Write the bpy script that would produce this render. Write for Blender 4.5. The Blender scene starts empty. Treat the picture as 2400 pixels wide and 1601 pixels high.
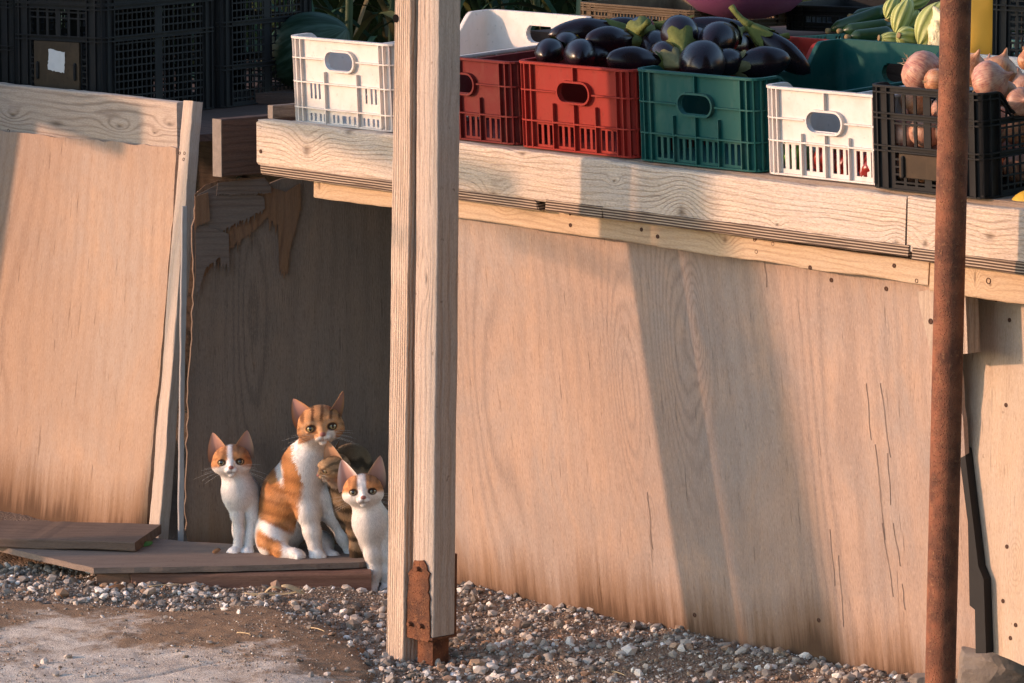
import bpy, math, random
import numpy as np
from mathutils import Vector, Matrix
rnd = random.Random(7)
rng = np.random.default_rng(7)
scene = bpy.context.scene
COL = scene.collection
PI = math.pi
# ------------------------------------------------------------------ camera frame and survey helpers
FPX, H_CAM = 11200.0, 2.0
PITCH = math.atan2(1545.5, FPX)
cP, sP = math.cos(PITCH), math.sin(PITCH)
CAM = np.array([0, 0, H_CAM]); FW = np.array([0, cP, -sP]); UPV = np.array([0, sP, cP]); RT = np.array([1., 0, 0])
K = 2400 / 2351
A48 = math.radians(48); U = np.array([math.cos(A48), -math.sin(A48), 0]); INW = np.array([math.sin(A48), math.cos(A48), 0]); ZV = np.array([0, 0, 1.])
SO = -7.691 * U + 6.767 * INW          # origin of the stall frame: x along the counter, y into it, z up
MS = Matrix(((U[0], INW[0], 0, SO[0]), (U[1], INW[1], 0, SO[1]), (0, 0, 1, 0), (0, 0, 0, 1)))
def ray(px, py):
    return RT * ((px * K - 1200) / FPX) + UPV * ((800.5 - py * K) / FPX) + FW
def onplane(px, py, p, n):
    d = ray(px, py); p = np.asarray(p, float); n = np.asarray(n, float)
    return CAM + d * (np.dot(p - CAM, n) / np.dot(d, n))
def G(px, py, z=0.0): return onplane(px, py, (0, 0, z), (0, 0, 1))           # point on a level plane
def Y(px, py, y): return onplane(px, py, (0, y, 0), (0, 1, 0))               # point on an upright plane
def W(px, py, d): return onplane(px, py, SO + INW * d, INW)                   # point at depth d into the stall
def S(px, py, d):                                                              # the same in stall coordinates
    P = W(px, py, d) - SO
    return np.array([P @ U, d, P[2]])
def SW(u, d, z): return SO + U * u + INW * d + ZV * z
# ------------------------------------------------------------------ mesh builder
class MB:
    def __init__(s): s.v = []; s.f = []; s.n = 0; s.c = []
    def add(s, V, F, c=None):
        V = np.asarray(V, float).reshape(-1, 3)
        s.v.append(V); s.f += [tuple(int(i) + s.n for i in f) for f in F]; s.n += len(V)
        if c is not None: s.c.append(np.broadcast_to(np.asarray(c, float), (len(V), 3)))
        return s
    def V(s): return np.concatenate(s.v) if s.v else np.zeros((0, 3))
def mesh_from(name, V, F, smooth=False, col=None):
    me = bpy.data.meshes.new(name)
    if isinstance(F, np.ndarray):
        k = F.shape[1]; m = len(F)
        me.vertices.add(len(V)); me.vertices.foreach_set('co', np.asarray(V, np.float32).ravel())
        me.loops.add(m * k); me.loops.foreach_set('vertex_index', F.astype(np.int32).ravel())
        me.polygons.add(m); me.polygons.foreach_set('loop_start', np.arange(0, m * k, k, dtype=np.int32))
        me.update(calc_edges=True)
    else:
        me.from_pydata([tuple(v) for v in V], [], F); me.update()
    me.polygons.foreach_set('use_smooth', np.full(len(me.polygons), bool(smooth)))
    if col is not None:
        a = me.attributes.new('col', 'FLOAT_COLOR', 'POINT')
        cc = np.ones((len(V), 4), np.float32); cc[:, :3] = col; a.data.foreach_set('color', cc.ravel())
    return me
WORLD = {}
def place(o, M, parent=None):
    WORLD[o.name] = M.copy(); COL.objects.link(o)
    if parent is not None:
        o.parent = parent; o.matrix_basis = WORLD[parent.name].inverted() @ M
    else: o.matrix_basis = M
def obj(name, mb, mat, parent=None, M=None, smooth=False, inv=None):
    """one mesh object; vertices are in the frame M (or in world space when inv is given: moved into frame inv)"""
    if isinstance(mb, MB):
        V, F, col = mb.V(), mb.f, (np.concatenate(mb.c) if mb.c else None)
    else: V, F, col = mb
    M = M if M is not None else (inv if inv is not None else (WORLD[parent.name] if parent is not None else Matrix()))
    if inv is not None:
        Mi = np.array(inv.inverted()); V = V @ Mi[:3, :3].T + Mi[:3, 3]
    o = bpy.data.objects.new(name, mesh_from(name, V, F, smooth, col))
    if mat: o.data.materials.append(mat)
    place(o, M, parent); return o
def thing(name, label, cat, M=None, group=None):
    o = bpy.data.objects.new(name, None); o.empty_display_size = .05
    place(o, M if M is not None else Matrix()); tag(o, label, cat, group); return o
def tag(o, label=None, cat=None, group=None, kind=None):
    if label: o['label'] = label
    if cat: o['category'] = cat
    if group: o['group'] = group
    if kind: o['kind'] = kind
    return o
def T(p): return Matrix.Translation(Vector([float(q) for q in p]))
def frame(o, x=None, y=None, z=None):
    """right-handed frame with origin o, built from two of the axes"""
    f = lambda a: np.asarray(a, float) / np.linalg.norm(a)
    if z is not None and x is not None: z = f(z); y = f(np.cross(z, x)); x = np.cross(y, z)
    elif x is not None and y is not None: x = f(x); z = f(np.cross(x, y)); y = np.cross(z, x)
    elif z is not None:
        z = f(z); t = np.array([1., 0, 0]) if abs(z[0]) < .9 else np.array([0, 1., 0]); y = f(np.cross(z, t)); x = np.cross(y, z)
    return Matrix(((x[0], y[0], z[0], o[0]), (x[1], y[1], z[1], o[1]), (x[2], y[2], z[2], o[2]), (0, 0, 0, 1)))
def stall_at(u, d, z, yaw=0, pitch=0, roll=0):
    return MS @ T((u, d, z)) @ Matrix.Rotation(math.radians(yaw), 4, 'Z') @ Matrix.Rotation(math.radians(pitch), 4, 'X') @ Matrix.Rotation(math.radians(roll), 4, 'Y')
def box(mb, x0, x1, y0, y1, z0, z1):
    V = [(x, y, z) for x in (x0, x1) for y in (y0, y1) for z in (z0, z1)]
    mb.add(V, [(0, 1, 3, 2), (4, 6, 7, 5), (0, 4, 5, 1), (2, 3, 7, 6), (0, 2, 6, 4), (1, 5, 7, 3)]); return mb
def tube(mb, pts, r, n=8, cap=True, c=None):
    pts = np.asarray(pts, float); m = len(pts); r = np.broadcast_to(np.asarray(r, float), (m,))
    tg = np.gradient(pts, axis=0); tg /= np.linalg.norm(tg, axis=1)[:, None] + 1e-12
    a = np.array([0, 0, 1.]) if abs(tg[0][2]) < .9 else np.array([1., 0, 0])
    V = []
    for i in range(m):
        b = np.cross(tg[i], a); b /= np.linalg.norm(b) + 1e-12; a = np.cross(b, tg[i])
        for k in range(n):
            q = 2 * PI * k / n; V.append(pts[i] + r[i] * (math.cos(q) * a + math.sin(q) * b))
    F = [(i * n + k, i * n + (k + 1) % n, (i + 1) * n + (k + 1) % n, (i + 1) * n + k) for i in range(m - 1) for k in range(n)]
    if cap: F += [tuple(range(n - 1, -1, -1)), tuple((m - 1) * n + k for k in range(n))]
    return mb.add(V, F, c)
def lathe(mb, prof, n=24, M=None, bend=0.0, lump=0.0, seed=0, c=None):
    """profile of (radius, height) about local z; bend curves the axis towards x"""
    r_ = random.Random(seed); ph = [r_.uniform(0, 6.28) for _ in range(4)]
    V = []
    z0, z1 = prof[0][1], prof[-1][1]
    for r, z in prof:
        t = (z - z0) / (z1 - z0 + 1e-9)
        for k in range(n):
            q = 2 * PI * k / n
            rr = r * (1 + lump * (math.sin(2 * q + ph[0] + 2 * t) * .5 + math.sin(3 * q + ph[1] - 3 * t) * .5 + .4 * math.sin(5 * q + ph[2])))
            V.append((rr * math.cos(q) + bend * (2 * t - 1) ** 2, rr * math.sin(q), z))
    m = len(prof)
    F = [(i * n + k, i * n + (k + 1) % n, (i + 1) * n + (k + 1) % n, (i + 1) * n + k) for i in range(m - 1) for k in range(n)]
    F += [tuple(range(n - 1, -1, -1)), tuple((m - 1) * n + k for k in range(n))]
    V = np.array(V)
    if M is not None: A = np.array(M); V = V @ A[:3, :3].T + A[:3, 3]
    return mb.add(V, F, c)
def vnoise(x, seed=0):
    """smooth 1-D value noise, -1..1"""
    i = np.floor(x).astype(int); f = x - i; f = f * f * (3 - 2 * f)
    h = lambda n: np.modf(np.abs(np.sin(n * 12.9898 + seed * 78.233) * 43758.5453))[0] * 2 - 1
    return h(i) * (1 - f) + h(i + 1) * f
def plank(L, Hh, Tk, r=.004, wob=.0015, seed=0, nx=None, rough_ends=(0, 0)):
    """sawn plank: x 0..L along the grain, y 0..Tk, z 0..Hh, softened edges that wander a little"""
    nx = nx or max(6, int(L / .012)); mb = MB(); prof = []
    for (cx, cz, a0) in ((r, r, PI), (Tk - r, r, 1.5 * PI), (Tk - r, Hh - r, 0), (r, Hh - r, .5 * PI)):
        for q in (0, PI / 4, PI / 2): prof.append((cx + r * math.cos(a0 + q), cz + r * math.sin(a0 + q)))
    # one extra point in the middle of both tall faces
    P = []
    for i, p in enumerate(prof):
        P.append(p)
    n = len(P); P = np.array(P); xs = np.linspace(0, L, nx + 1)
    V = np.zeros((nx + 1, n, 3))
    for k in range(n):
        V[:, k, 0] = xs
        V[:, k, 1] = P[k, 0] + wob * vnoise(xs * 9 + k * .37, seed + 1) * (1 if P[k, 0] < Tk / 2 else .6)
        V[:, k, 2] = P[k, 1] + wob * vnoise(xs * 7 + (0 if P[k, 1] < Hh / 2 else 50), seed + 2) + .5 * wob * vnoise(xs * 40 + (0 if P[k, 1] < Hh / 2 else 50), seed + 5)
    rs = random.Random(seed)
    for e, amt in zip((0, -1), rough_ends):
        if amt:
            for k in range(n): V[e, k, 0] += rs.uniform(-amt, amt)
    F = [(i * n + (k + 1) % n, i * n + k, (i + 1) * n + k, (i + 1) * n + (k + 1) % n) for i in range(nx) for k in range(n)]
    F += [tuple(range(n)), tuple(nx * n + k for k in range(n - 1, -1, -1))]
    F = [tuple(reversed(f)) for f in F]
    return mb.add(V.reshape(-1, 3), F)
def plate(pts, y0, y1):
    """flat sheet cut to an outline of (x, z) points, thickness y0..y1"""
    n = len(pts); mb = MB()
    a = sum(pts[i][0] * pts[(i + 1) % n][1] - pts[(i + 1) % n][0] * pts[i][1] for i in range(n))
    if a < 0: pts = list(reversed(pts))
    V = [(x, y0, z) for x, z in pts] + [(x, y1, z) for x, z in pts]
    F = [tuple(range(n)), tuple(range(2 * n - 1, n - 1, -1))] + [(i, i + n, (i + 1) % n + n, (i + 1) % n) for i in range(n)]
    return mb.add(V, F)
def jag(pts, step=.02, amp=.003, seed=0):
    """roughen an outline"""
    r_ = random.Random(seed); out = []
    for i, p in enumerate(pts):
        q = pts[(i + 1) % len(pts)]; L = math.hypot(q[0] - p[0], q[1] - p[1]); m = max(1, int(L / step))
        for j in range(m):
            t = j / m; out.append((p[0] + (q[0] - p[0]) * t + (r_.uniform(-amp, amp) if j else 0), p[1] + (q[1] - p[1]) * t + (r_.uniform(-amp, amp) if j else 0)))
    return out
# ------------------------------------------------------------------ node helper
class NT:
    def __init__(s, name):
        s.m = bpy.data.materials.new(name); s.m.use_nodes = True; s.t = s.m.node_tree; s.t.nodes.clear()
        s.o = s.t.nodes.new('ShaderNodeOutputMaterial'); s.b = s.t.nodes.new('ShaderNodeBsdfPrincipled')
        s.t.links.new(s.b.outputs[0], s.o.inputs[0])
    def n(s, typ, **k):
        nd = s.t.nodes.new(typ)
        for a, v in k.items(): setattr(nd, a, v)
        return nd
    def L(s, a, b):
        if hasattr(a, 'outputs'): a = a.outputs[0]
        if isinstance(a, bpy.types.NodeSocket): s.t.links.new(a, b)
        else: b.default_value = a
    def math(s, op, a, b=0.0, c=None, clamp=False):
        nd = s.n('ShaderNodeMath', operation=op, use_clamp=clamp); s.L(a, nd.inputs[0]); s.L(b, nd.inputs[1])
        if c is not None: s.L(c, nd.inputs[2])
        return nd.outputs[0]
    def mix(s, f, a, b, bt='MIX'):
        nd = s.n('ShaderNodeMix', data_type='RGBA', blend_type=bt); s.L(f, nd.inputs[0])
        for v, i in ((a, 6), (b, 7)):
            if isinstance(v, tuple) and len(v) == 3: v = (*v, 1)
            s.L(v, nd.inputs[i])
        return nd.outputs[2]
    def obj(s, rand=True):
        tc = s.n('ShaderNodeTexCoord'); v = tc.outputs['Object']
        if rand:
            oi = s.n('ShaderNodeObjectInfo'); sc = s.n('ShaderNodeVectorMath', operation='ADD')
            m = s.math('MULTIPLY', oi.outputs['Random'], 37.0); s.L(v, sc.inputs[0]); s.t.links.new(m, sc.inputs[1]); v = sc.outputs[0]
        return v
    def xyz(s, v):
        nd = s.n('ShaderNodeSeparateXYZ'); s.L(v, nd.inputs[0]); return nd.outputs
    def vec(s, x, y, z):
        nd = s.n('ShaderNodeCombineXYZ')
        for i, q in enumerate((x, y, z)): s.L(q, nd.inputs[i])
        return nd.outputs[0]
    def scale(s, v, k):
        nd = s.n('ShaderNodeVectorMath', operation='MULTIPLY'); s.L(v, nd.inputs[0]); nd.inputs[1].default_value = k; return nd.outputs[0]
    def noise(s, v, sc=1.0, det=2.0, rough=.5, dist=0.0):
        nd = s.n('ShaderNodeTexNoise'); s.L(v, nd.inputs['Vector']); nd.inputs['Scale'].default_value = sc
        nd.inputs['Detail'].default_value = det; nd.inputs['Roughness'].default_value = rough; nd.inputs['Distortion'].default_value = dist
        return nd.outputs['Fac']
    def vor(s, v, sc, feat='F1', out='Distance'):
        nd = s.n('ShaderNodeTexVoronoi', feature=feat); s.L(v, nd.inputs['Vector']); nd.inputs['Scale'].default_value = sc; return nd.outputs[out]
    def ramp(s, v, a, b, lo=0.0, hi=1.0):
        nd = s.n('ShaderNodeMapRange', interpolation_type='SMOOTHSTEP'); s.L(v, nd.inputs[0])
        for i, q in enumerate((a, b, lo, hi)): nd.inputs[i + 1].default_value = q
        return nd.outputs[0]
    def bump(s, h, strength=.4, dist=.002, prev=None):
        nd = s.n('ShaderNodeBump'); nd.inputs['Strength'].default_value = strength; nd.inputs['Distance'].default_value = dist
        s.L(h, nd.inputs['Height'])
        if prev is not None: s.t.links.new(prev, nd.inputs['Normal'])
        return nd.outputs[0]
    def out(s, col, rough=.8, normal=None, spec=.3, **kw):
        if isinstance(col, tuple) and len(col) == 3: col = (*col, 1)
        s.L(col, s.b.inputs['Base Color']); s.L(rough, s.b.inputs['Roughness']); s.L(spec, s.b.inputs['Specular IOR Level'])
        if normal is not None: s.L(normal, s.b.inputs['Normal'])
        for k, v in kw.items(): s.L(v, s.b.inputs[k.replace('_', ' ')])
        return s.m
def gauss(n, a, b, a0, b0, ra, rb):
    da = n.math('DIVIDE', n.math('SUBTRACT', a, a0), ra); db = n.math('DIVIDE', n.math('SUBTRACT', b, b0), rb)
    q = n.math('ADD', n.math('MULTIPLY', da, da), n.math('MULTIPLY', db, db))
    return n.math('EXPONENT', n.math('MULTIPLY', q, -1.0))
def wood(name, light, dark, grey=None, axis='x', freq=70, contrast=.6, fibre=.35, greymix=.4, knots=(), warp=1.0, bump=.5, rand=True,
         dirt=None, spots=0.0, rough=.85, fine=300, streak=0.0, sharp=3.0, bdist=.002, grain=.28, knotdark=.75):
    """weathered timber: growth rings, fibres, knots (along, across, r_along, r_across, amount), optional dirt near local z = dirt"""
    n = NT(name); v = n.obj(rand); x, y, z = n.xyz(v)[:3]
    tc = n.n('ShaderNodeTexCoord'); lx, ly, lz = n.xyz(tc.outputs['Object'])[:3]
    al, ac = (x, z) if axis == 'x' else (z, x)
    la, lc = (lx, lz) if axis == 'x' else (lz, lx)
    w = n.noise(n.vec(n.math('MULTIPLY', al, 1.6), n.math('MULTIPLY', ac, 7.0), n.math('MULTIPLY', y, 6.0)), 1.0, 2.0, .5)
    rc = n.math('ADD', n.math('MULTIPLY', n.math('ADD', ac, n.math('MULTIPLY', y, .6)), freq), n.math('MULTIPLY', w, warp * 6))
    kd = None
    for (ka, kc, ra, rb, am) in knots:
        g = gauss(n, la, lc, ka, kc, ra, rb); rc = n.math('ADD', rc, n.math('MULTIPLY', g, am))
        g2 = gauss(n, la, lc, ka, kc, ra * .22, rb * .22); kd = g2 if kd is None else n.math('MAXIMUM', kd, g2)
    jit = n.noise(n.vec(n.math('MULTIPLY', al, 12.0), n.math('MULTIPLY', ac, 60.0), y), 1.0, 1.0)
    rc = n.math('ADD', rc, n.math('MULTIPLY', jit, .5))
    line = n.math('POWER', n.math('MULTIPLY_ADD', n.math('SINE', n.math('MULTIPLY', rc, 2 * PI)), .5, .5), sharp)
    fade = n.ramp(n.noise(n.vec(n.math('MULTIPLY', al, 2.5), n.math('MULTIPLY', ac, 14.0), y), 1.0, 2.0), .3, .65)
    line = n.math('MULTIPLY', line, n.math('MULTIPLY_ADD', fade, .75, .25))
    fb = n.noise(n.vec(n.math('MULTIPLY', al, 14.0), n.math('MULTIPLY', ac, fine), n.math('MULTIPLY', y, fine)), 1.0, 3.0, .6)
    fr = n.ramp(fb, .35, .75)
    f = n.math('ADD', n.math('MULTIPLY', line, contrast), n.math('MULTIPLY', fr, fibre), clamp=True)
    col = n.mix(f, light, dark)
    if grey is not None:
        bl = n.ramp(n.noise(n.vec(n.math('MULTIPLY', al, 3.0), n.math('MULTIPLY', ac, 9.0), y), 1.0, 4.0, .6), .35, .7)
        col = n.mix(n.math('MULTIPLY', bl, greymix), col, grey)
    if streak:
        st = n.ramp(n.noise(n.vec(n.math('MULTIPLY', al, 9.0), n.math('MULTIPLY', ac, 150.0), y), 1.0, 2.0, .5), .66, .74)
        col = n.mix(n.math('MULTIPLY', st, streak), col, tuple(q * .35 for q in dark))
    if spots:
        sp = n.ramp(n.noise(v, 38.0, 2.0, .6), .68, .76); col = n.mix(n.math('MULTIPLY', sp, spots), col, tuple(q * .3 for q in dark))
    gr = n.noise(n.vec(n.math('MULTIPLY', al, 130.0), n.math('MULTIPLY', ac, 420.0), n.math('MULTIPLY', y, 420.0)), 1.0, 2.0, .6)
    col = n.mix(n.math('MULTIPLY', n.ramp(gr, .42, .68), grain), col, dark); col = n.mix(n.math('MULTIPLY', n.ramp(gr, .40, .25), grain * .5), col, tuple(min(.9, q * 1.35) for q in light))
    if kd is not None: col = n.mix(n.math('MULTIPLY', kd, knotdark), col, tuple(q * .45 for q in dark))
    if dirt is not None:
        dz = n.math('ADD', lz, n.math('MULTIPLY', n.noise(n.scale(v, (30, 30, 8)), 1.0, 4.0, .6), -.07))
        dm = n.ramp(dz, dirt - .05, dirt + .06, 1.0, 0.0)
        col = n.mix(n.math('MULTIPLY', dm, .72), col, (.11, .058, .03))
    h = n.math('ADD', n.math('MULTIPLY', line, -.7), n.math('ADD', n.math('MULTIPLY', fb, .9), n.math('MULTIPLY', gr, -.6)))
    if kd is not None and knotdark > .1: h = n.math('ADD', h, n.math('MULTIPLY', kd, -1.5))
    return n.out(col, rough, n.bump(h, bump, bdist), .2)
def plastic(name, col, rough=.45, dust=.25, dustcol=(.35, .3, .25), spec=.4, sss=0.0, scratch=.5):
    n = NT(name); v = n.obj()
    d = n.ramp(n.noise(v, 14.0, 5.0, .65), .42, .75); d2 = n.ramp(n.noise(n.scale(v, (60, 60, 12)), 1.0, 3.0), .5, .8)
    c = n.mix(n.math('MULTIPLY', n.math('MAXIMUM', d, n.math('MULTIPLY', d2, .7)), dust), col, dustcol)
    c = n.mix(n.math('MULTIPLY', n.ramp(n.noise(v, 90.0, 2.0), .64, .72), .3), c, tuple(q * .4 for q in col))
    m = n.out(c, n.math('MULTIPLY_ADD', d, .25, rough), n.bump(n.noise(v, 120.0, 3.0), .12 * scratch, .002), spec)
    if sss:
        n.b.inputs['Subsurface Weight'].default_value = sss; n.b.inputs['Subsurface Radius'].default_value = (.02, .014, .01); n.b.inputs['Subsurface Scale'].default_value = .3
    return m
def simple(name, col, rough=.6, spec=.3, var=.25, sc=30.0, bump=.2, bd=.002, **kw):
    n = NT(name); v = n.obj()
    c = n.mix(n.noise(v, sc, 4.0, .6), tuple(q * (1 - var) for q in col), tuple(min(1, q * (1 + var)) for q in col))
    return n.out(c, rough, n.bump(n.noise(v, sc * 3, 3.0), bump, bd), spec, **kw)
# ------------------------------------------------------------------ camera, light, sky
cd = bpy.data.cameras.new('camera'); cam = bpy.data.objects.new('camera', cd); COL.objects.link(cam)
cd.sensor_width = 36; cd.lens = FPX / 2400 * 36; cd.clip_end = 500; cd.clip_start = .1
cam.location = (0, 0, H_CAM); cam.rotation_euler = (PI / 2 - PITCH, 0, 0); scene.camera = cam
SUN_EL = math.radians(11.5)
LDIR = Vector((math.cos(SUN_EL), .12 * math.cos(SUN_EL), -math.sin(SUN_EL)))
sd = bpy.data.lights.new('sun', 'SUN'); sun = bpy.data.objects.new('sun', sd); COL.objects.link(sun)
sd.energy = 2.05; sd.angle = math.radians(1.7); sd.color = (1.0, .58, .37)
sun.rotation_euler = LDIR.to_track_quat('-Z', 'Y').to_euler(); sun.location = (-6, 6, 4)
wd = bpy.data.worlds.new('World'); scene.world = wd; wd.use_nodes = True
wt = wd.node_tree; bg = wt.nodes['Background']; sk = wt.nodes.new('ShaderNodeTexSky'); sk.sky_type = 'NISHITA'
sk.sun_disc = False; sk.sun_elevation = math.radians(19); sk.sun_rotation = math.radians(270); sk.air_density = 1.0; sk.dust_density = .7; sk.ozone_density = 1.0
wt.links.new(sk.outputs[0], bg.inputs[0]); bg.inputs[1].default_value = .15
scene.view_settings.view_transform = 'Standard'; scene.view_settings.look = 'None'; scene.view_settings.exposure = 1.1; scene.view_settings.gamma = 1.0
scene.cycles.max_bounces = 6; scene.cycles.use_denoising = True; scene.cycles.denoising_prefilter = 'NONE'
# ------------------------------------------------------------------ woods
SCREWM = simple('rusty_screw_iron', (.09, .045, .03), .8, .3)
RUST = None
w_board = lambda name, knots, **k: wood(name, (.68, .555, .435), (.31, .215, .15), (.58, .50, .435), knots=knots, freq=85, contrast=.55, fibre=.45, greymix=.75, bump=.65, bdist=.004, rand=False, sharp=4.5, grain=.4, streak=.35, spots=.25, **k)
END_W = simple('sawn_end_grain', (.24, .20, .17), .9, .15, .3, 60, .5)  # end grain colour darkened for the shade on the joist ends
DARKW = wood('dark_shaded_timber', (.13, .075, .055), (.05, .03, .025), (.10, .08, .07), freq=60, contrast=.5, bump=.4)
GREYW = wood('grey_scrap_timber', (.30, .23, .18), (.13, .09, .07), (.24, .21, .19), freq=70)
PLYEDGE = None
def plyedge():
    n = NT('plywood_edge_layers'); v = n.obj(False); x, y, z = n.xyz(v)[:3]
    wv = n.noise(n.vec(n.math('MULTIPLY', x, 3.0), y, 0.0), 1.0, 2.0)
    q = n.math('SINE', n.math('MULTIPLY', n.math('ADD', z, n.math('MULTIPLY', wv, .004)), 2 * PI / .0056))
    r = n.ramp(q, -.35, .45); g = n.noise(n.vec(n.math('MULTIPLY', x, 25.0), y, n.math('MULTIPLY', z, 300.0)), 1.0, 3.0)
    gap = n.ramp(n.noise(n.vec(n.math('MULTIPLY', x, 5.0), 0.0, n.math('MULTIPLY', z, 120.0)), 1.0, 2.0), .58, .7)
    r = n.math('MULTIPLY', r, n.math('MULTIPLY_ADD', gap, -.5, 1.0))
    c = n.mix(r, (.09, .06, .045), n.mix(g, (.34, .25, .18), (.58, .45, .33)))
    return n.out(c, .9, n.bump(r, 1.0, .004), .15)
PLYEDGE = plyedge()
def screws(parent, M, pts, r=.0048):
    """dark screw heads on the local y = 0 face of M"""
    me = None
    for (x, z) in pts:
        if me is None:
            mb = MB(); lathe(mb, [(r * .3, -.004), (r, -.004), (r, .001), (r * .75, .0016), (r * .7, .0004), (r * .1, .0004)], 10)
            me = mesh_from('screw', mb.V(), mb.f); me.materials.append(SCREWM)
        o = bpy.data.objects.new('screw', me); place(o, M @ T((x, 0, z)) @ Matrix.Rotation(PI / 2, 4, 'X'), parent)
def LP(M, px, py, y=0.0):
    A = np.array(M); p0 = A[:3, 3] + A[:3, 1] * y
    P = onplane(px, py, p0, A[:3, 1]) - A[:3, 3]
    return (float(P @ A[:3, 0]), float(P @ A[:3, 2]))
def plyveneer(name, base, dark, grey, figure=(), dirt=None, streak=.3, rand=False, pits=.4, bump=.35, stain=.5):
    """weathered plywood: short vertical fibres, mottled grey and tan patches, a cathedral figure, water stains and mud at the foot"""
    n = NT(name); v = n.obj(rand); x, y, z = n.xyz(v)[:3]; q = lambda c, k: n.math('MULTIPLY', c, k)
    b1 = n.ramp(n.noise(n.vec(q(x, 5.0), y, q(z, 3.0)), 1.0, 6.0, .68, .6), .36, .66); b2 = n.ramp(n.noise(n.vec(q(x, 15.0), 3.0, q(z, 3.2)), 1.0, 5.0, .65), .40, .68); b3 = n.ramp(n.noise(n.vec(q(x, 2.4), 7.0, q(z, 2.0)), 1.0, 3.0, .6), .40, .62)
    warm = tuple(min(.9, c * k) for c, k in zip(base, (1.12, 1.02, .88)))
    c = n.mix(n.math('MULTIPLY', b2, .55), base, warm); c = n.mix(n.math('MULTIPLY', b1, .72), c, grey); c = n.mix(n.math('MULTIPLY', b3, stain * .8), c, tuple((a + b) / 2 for a, b in zip(base, dark)))
    rc = n.math('ADD', q(x, 24.0), q(n.noise(n.vec(q(x, 4.0), 1.0, q(z, 1.1)), 1.0, 2.0), 3.5)); fm = None
    for (ka, kc, ra, rb, am) in figure:
        g = gauss(n, z, x, ka, kc, ra, rb); rc = n.math('ADD', rc, n.math('MULTIPLY', g, am * 2.2)); fm = g if fm is None else n.math('ADD', fm, g)
    rc = n.math('ADD', rc, q(n.noise(n.vec(q(x, 60.0), 2.0, q(z, 14.0)), 1.0, 2.0), .5))
    ln = n.math('POWER', n.math('MULTIPLY_ADD', n.math('SINE', q(rc, 2 * PI)), .5, .5), 2.2); fade = n.ramp(n.noise(n.vec(q(x, 7.0), 4.0, q(z, 2.0)), 1.0, 2.0), .35, .65, .15, .6)
    if fm is not None: fade = n.math('ADD', fade, q(fm, 1.1), clamp=True)
    c = n.mix(n.math('MULTIPLY', ln, n.math('MULTIPLY', fade, .62)), c, n.mix(.40, dark, grey))
    f1 = n.noise(n.vec(q(x, 330.0), q(y, 60.0), q(z, 26.0)), 1.0, 3.0, .65); f2 = n.noise(n.vec(q(x, 420.0), q(y, 200.0), q(z, 110.0)), 1.0, 2.0, .6)
    c = n.mix(n.math('MULTIPLY', n.ramp(f1, .46, .76), .50), c, dark); c = n.mix(n.math('MULTIPLY', n.ramp(f2, .50, .30), .28), c, tuple(min(.9, a * 1.35) for a in base)); c = n.mix(n.math('MULTIPLY', n.ramp(f2, .55, .72), .45), c, dark)
    sk_ = n.ramp(n.noise(n.vec(q(x, 120.0), 9.0, q(z, 7.0)), 1.0, 2.0, .5), .665, .72); c = n.mix(n.math('MULTIPLY', sk_, streak * 1.0), c, tuple(a * .5 for a in dark))
    sp = n.ramp(n.noise(v, 40.0, 2.0, .6), .70, .76); c = n.mix(n.math('MULTIPLY', sp, pits * .4), c, tuple(a * .35 for a in dark))
    if dirt is not None:
        up_ = n.noise(n.vec(q(x, 55.0), 2.0, q(z, 3.0)), 1.0, 4.0, .65); big = n.noise(n.vec(q(x, 5.0), 5.0, 0.0), 1.0, 3.0)
        dz = n.math('SUBTRACT', z, n.math('ADD', q(n.math('SUBTRACT', up_, .5), .16), q(n.math('SUBTRACT', big, .42), .34)))
        c = n.mix(n.ramp(dz, dirt - .02, dirt + .12, .75, 0.0), c, (.17, .088, .042)); c = n.mix(n.ramp(dz, dirt - .05, dirt + .015, .8, 0.0), c, (.075, .042, .025))
    h = n.math('ADD', n.math('MULTIPLY', f1, -1.0), n.math('ADD', n.math('MULTIPLY', f2, -.6), n.math('MULTIPLY', sk_, -1.5)))
    return n.out(c, .88, n.bump(h, .6, .0028), .15)
# ------------------------------------------------------------------ ground
def sstep(a, b, x): t = np.clip((x - a) / (b - a), 0, 1); return t * t * (3 - 2 * t)
def fbm(x, y, sc, seed=0, oc=3):
    t = 0; a = 1.0
    for o in range(oc):
        s1, s2 = seed * 1.7 + o * 3.1, seed * 2.3 + o * 1.9
        t = t + a * (np.sin(x * sc + s1 + 1.3 * np.sin(y * sc * .83 + s2)) * np.sin(y * sc * 1.1 + s2 + 1.1 * np.sin(x * sc * .71 + s1))); a *= .5; sc *= 2.07
    return t
def gz(x, y, rough=1.0):
    x = np.asarray(x, float); y = np.asarray(y, float)
    d = (x - SO[0]) * INW[0] + (y - SO[1]) * INW[1]
    zr = np.clip((d - .2) * .07, -.2, 0); zl = np.clip(-(10.45 - y) * .035, -.2, 0)
    t = sstep(-.5, -.2, x); z = zl * (1 - t) + zr * t
    near = np.exp(-((y - 10) / 2.5) ** 2)
    dip = -.027 * np.exp(-(((x + .28) / .12) ** 2 + ((y - 10.60) / .10) ** 2))
    return z + dip + rough * near * (.006 * fbm(x, y, 9, 1) + .003 * fbm(x, y, 40, 2))
xs = np.concatenate([np.linspace(-60, -2.2, 14), np.arange(-2, 2.001, .02), np.linspace(2.2, 60, 14)])
ys = np.concatenate([np.linspace(-30, 8.4, 14), np.arange(8.6, 12.2, .02), np.linspace(12.5, 140, 24)])
gx, gy = np.meshgrid(xs, ys, indexing='ij'); GV = np.stack([gx, gy, gz(gx, gy)], -1).reshape(-1, 3)
ii, jj = np.meshgrid(np.arange(len(xs) - 1), np.arange(len(ys) - 1), indexing='ij'); q0 = (ii * len(ys) + jj).ravel()
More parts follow.
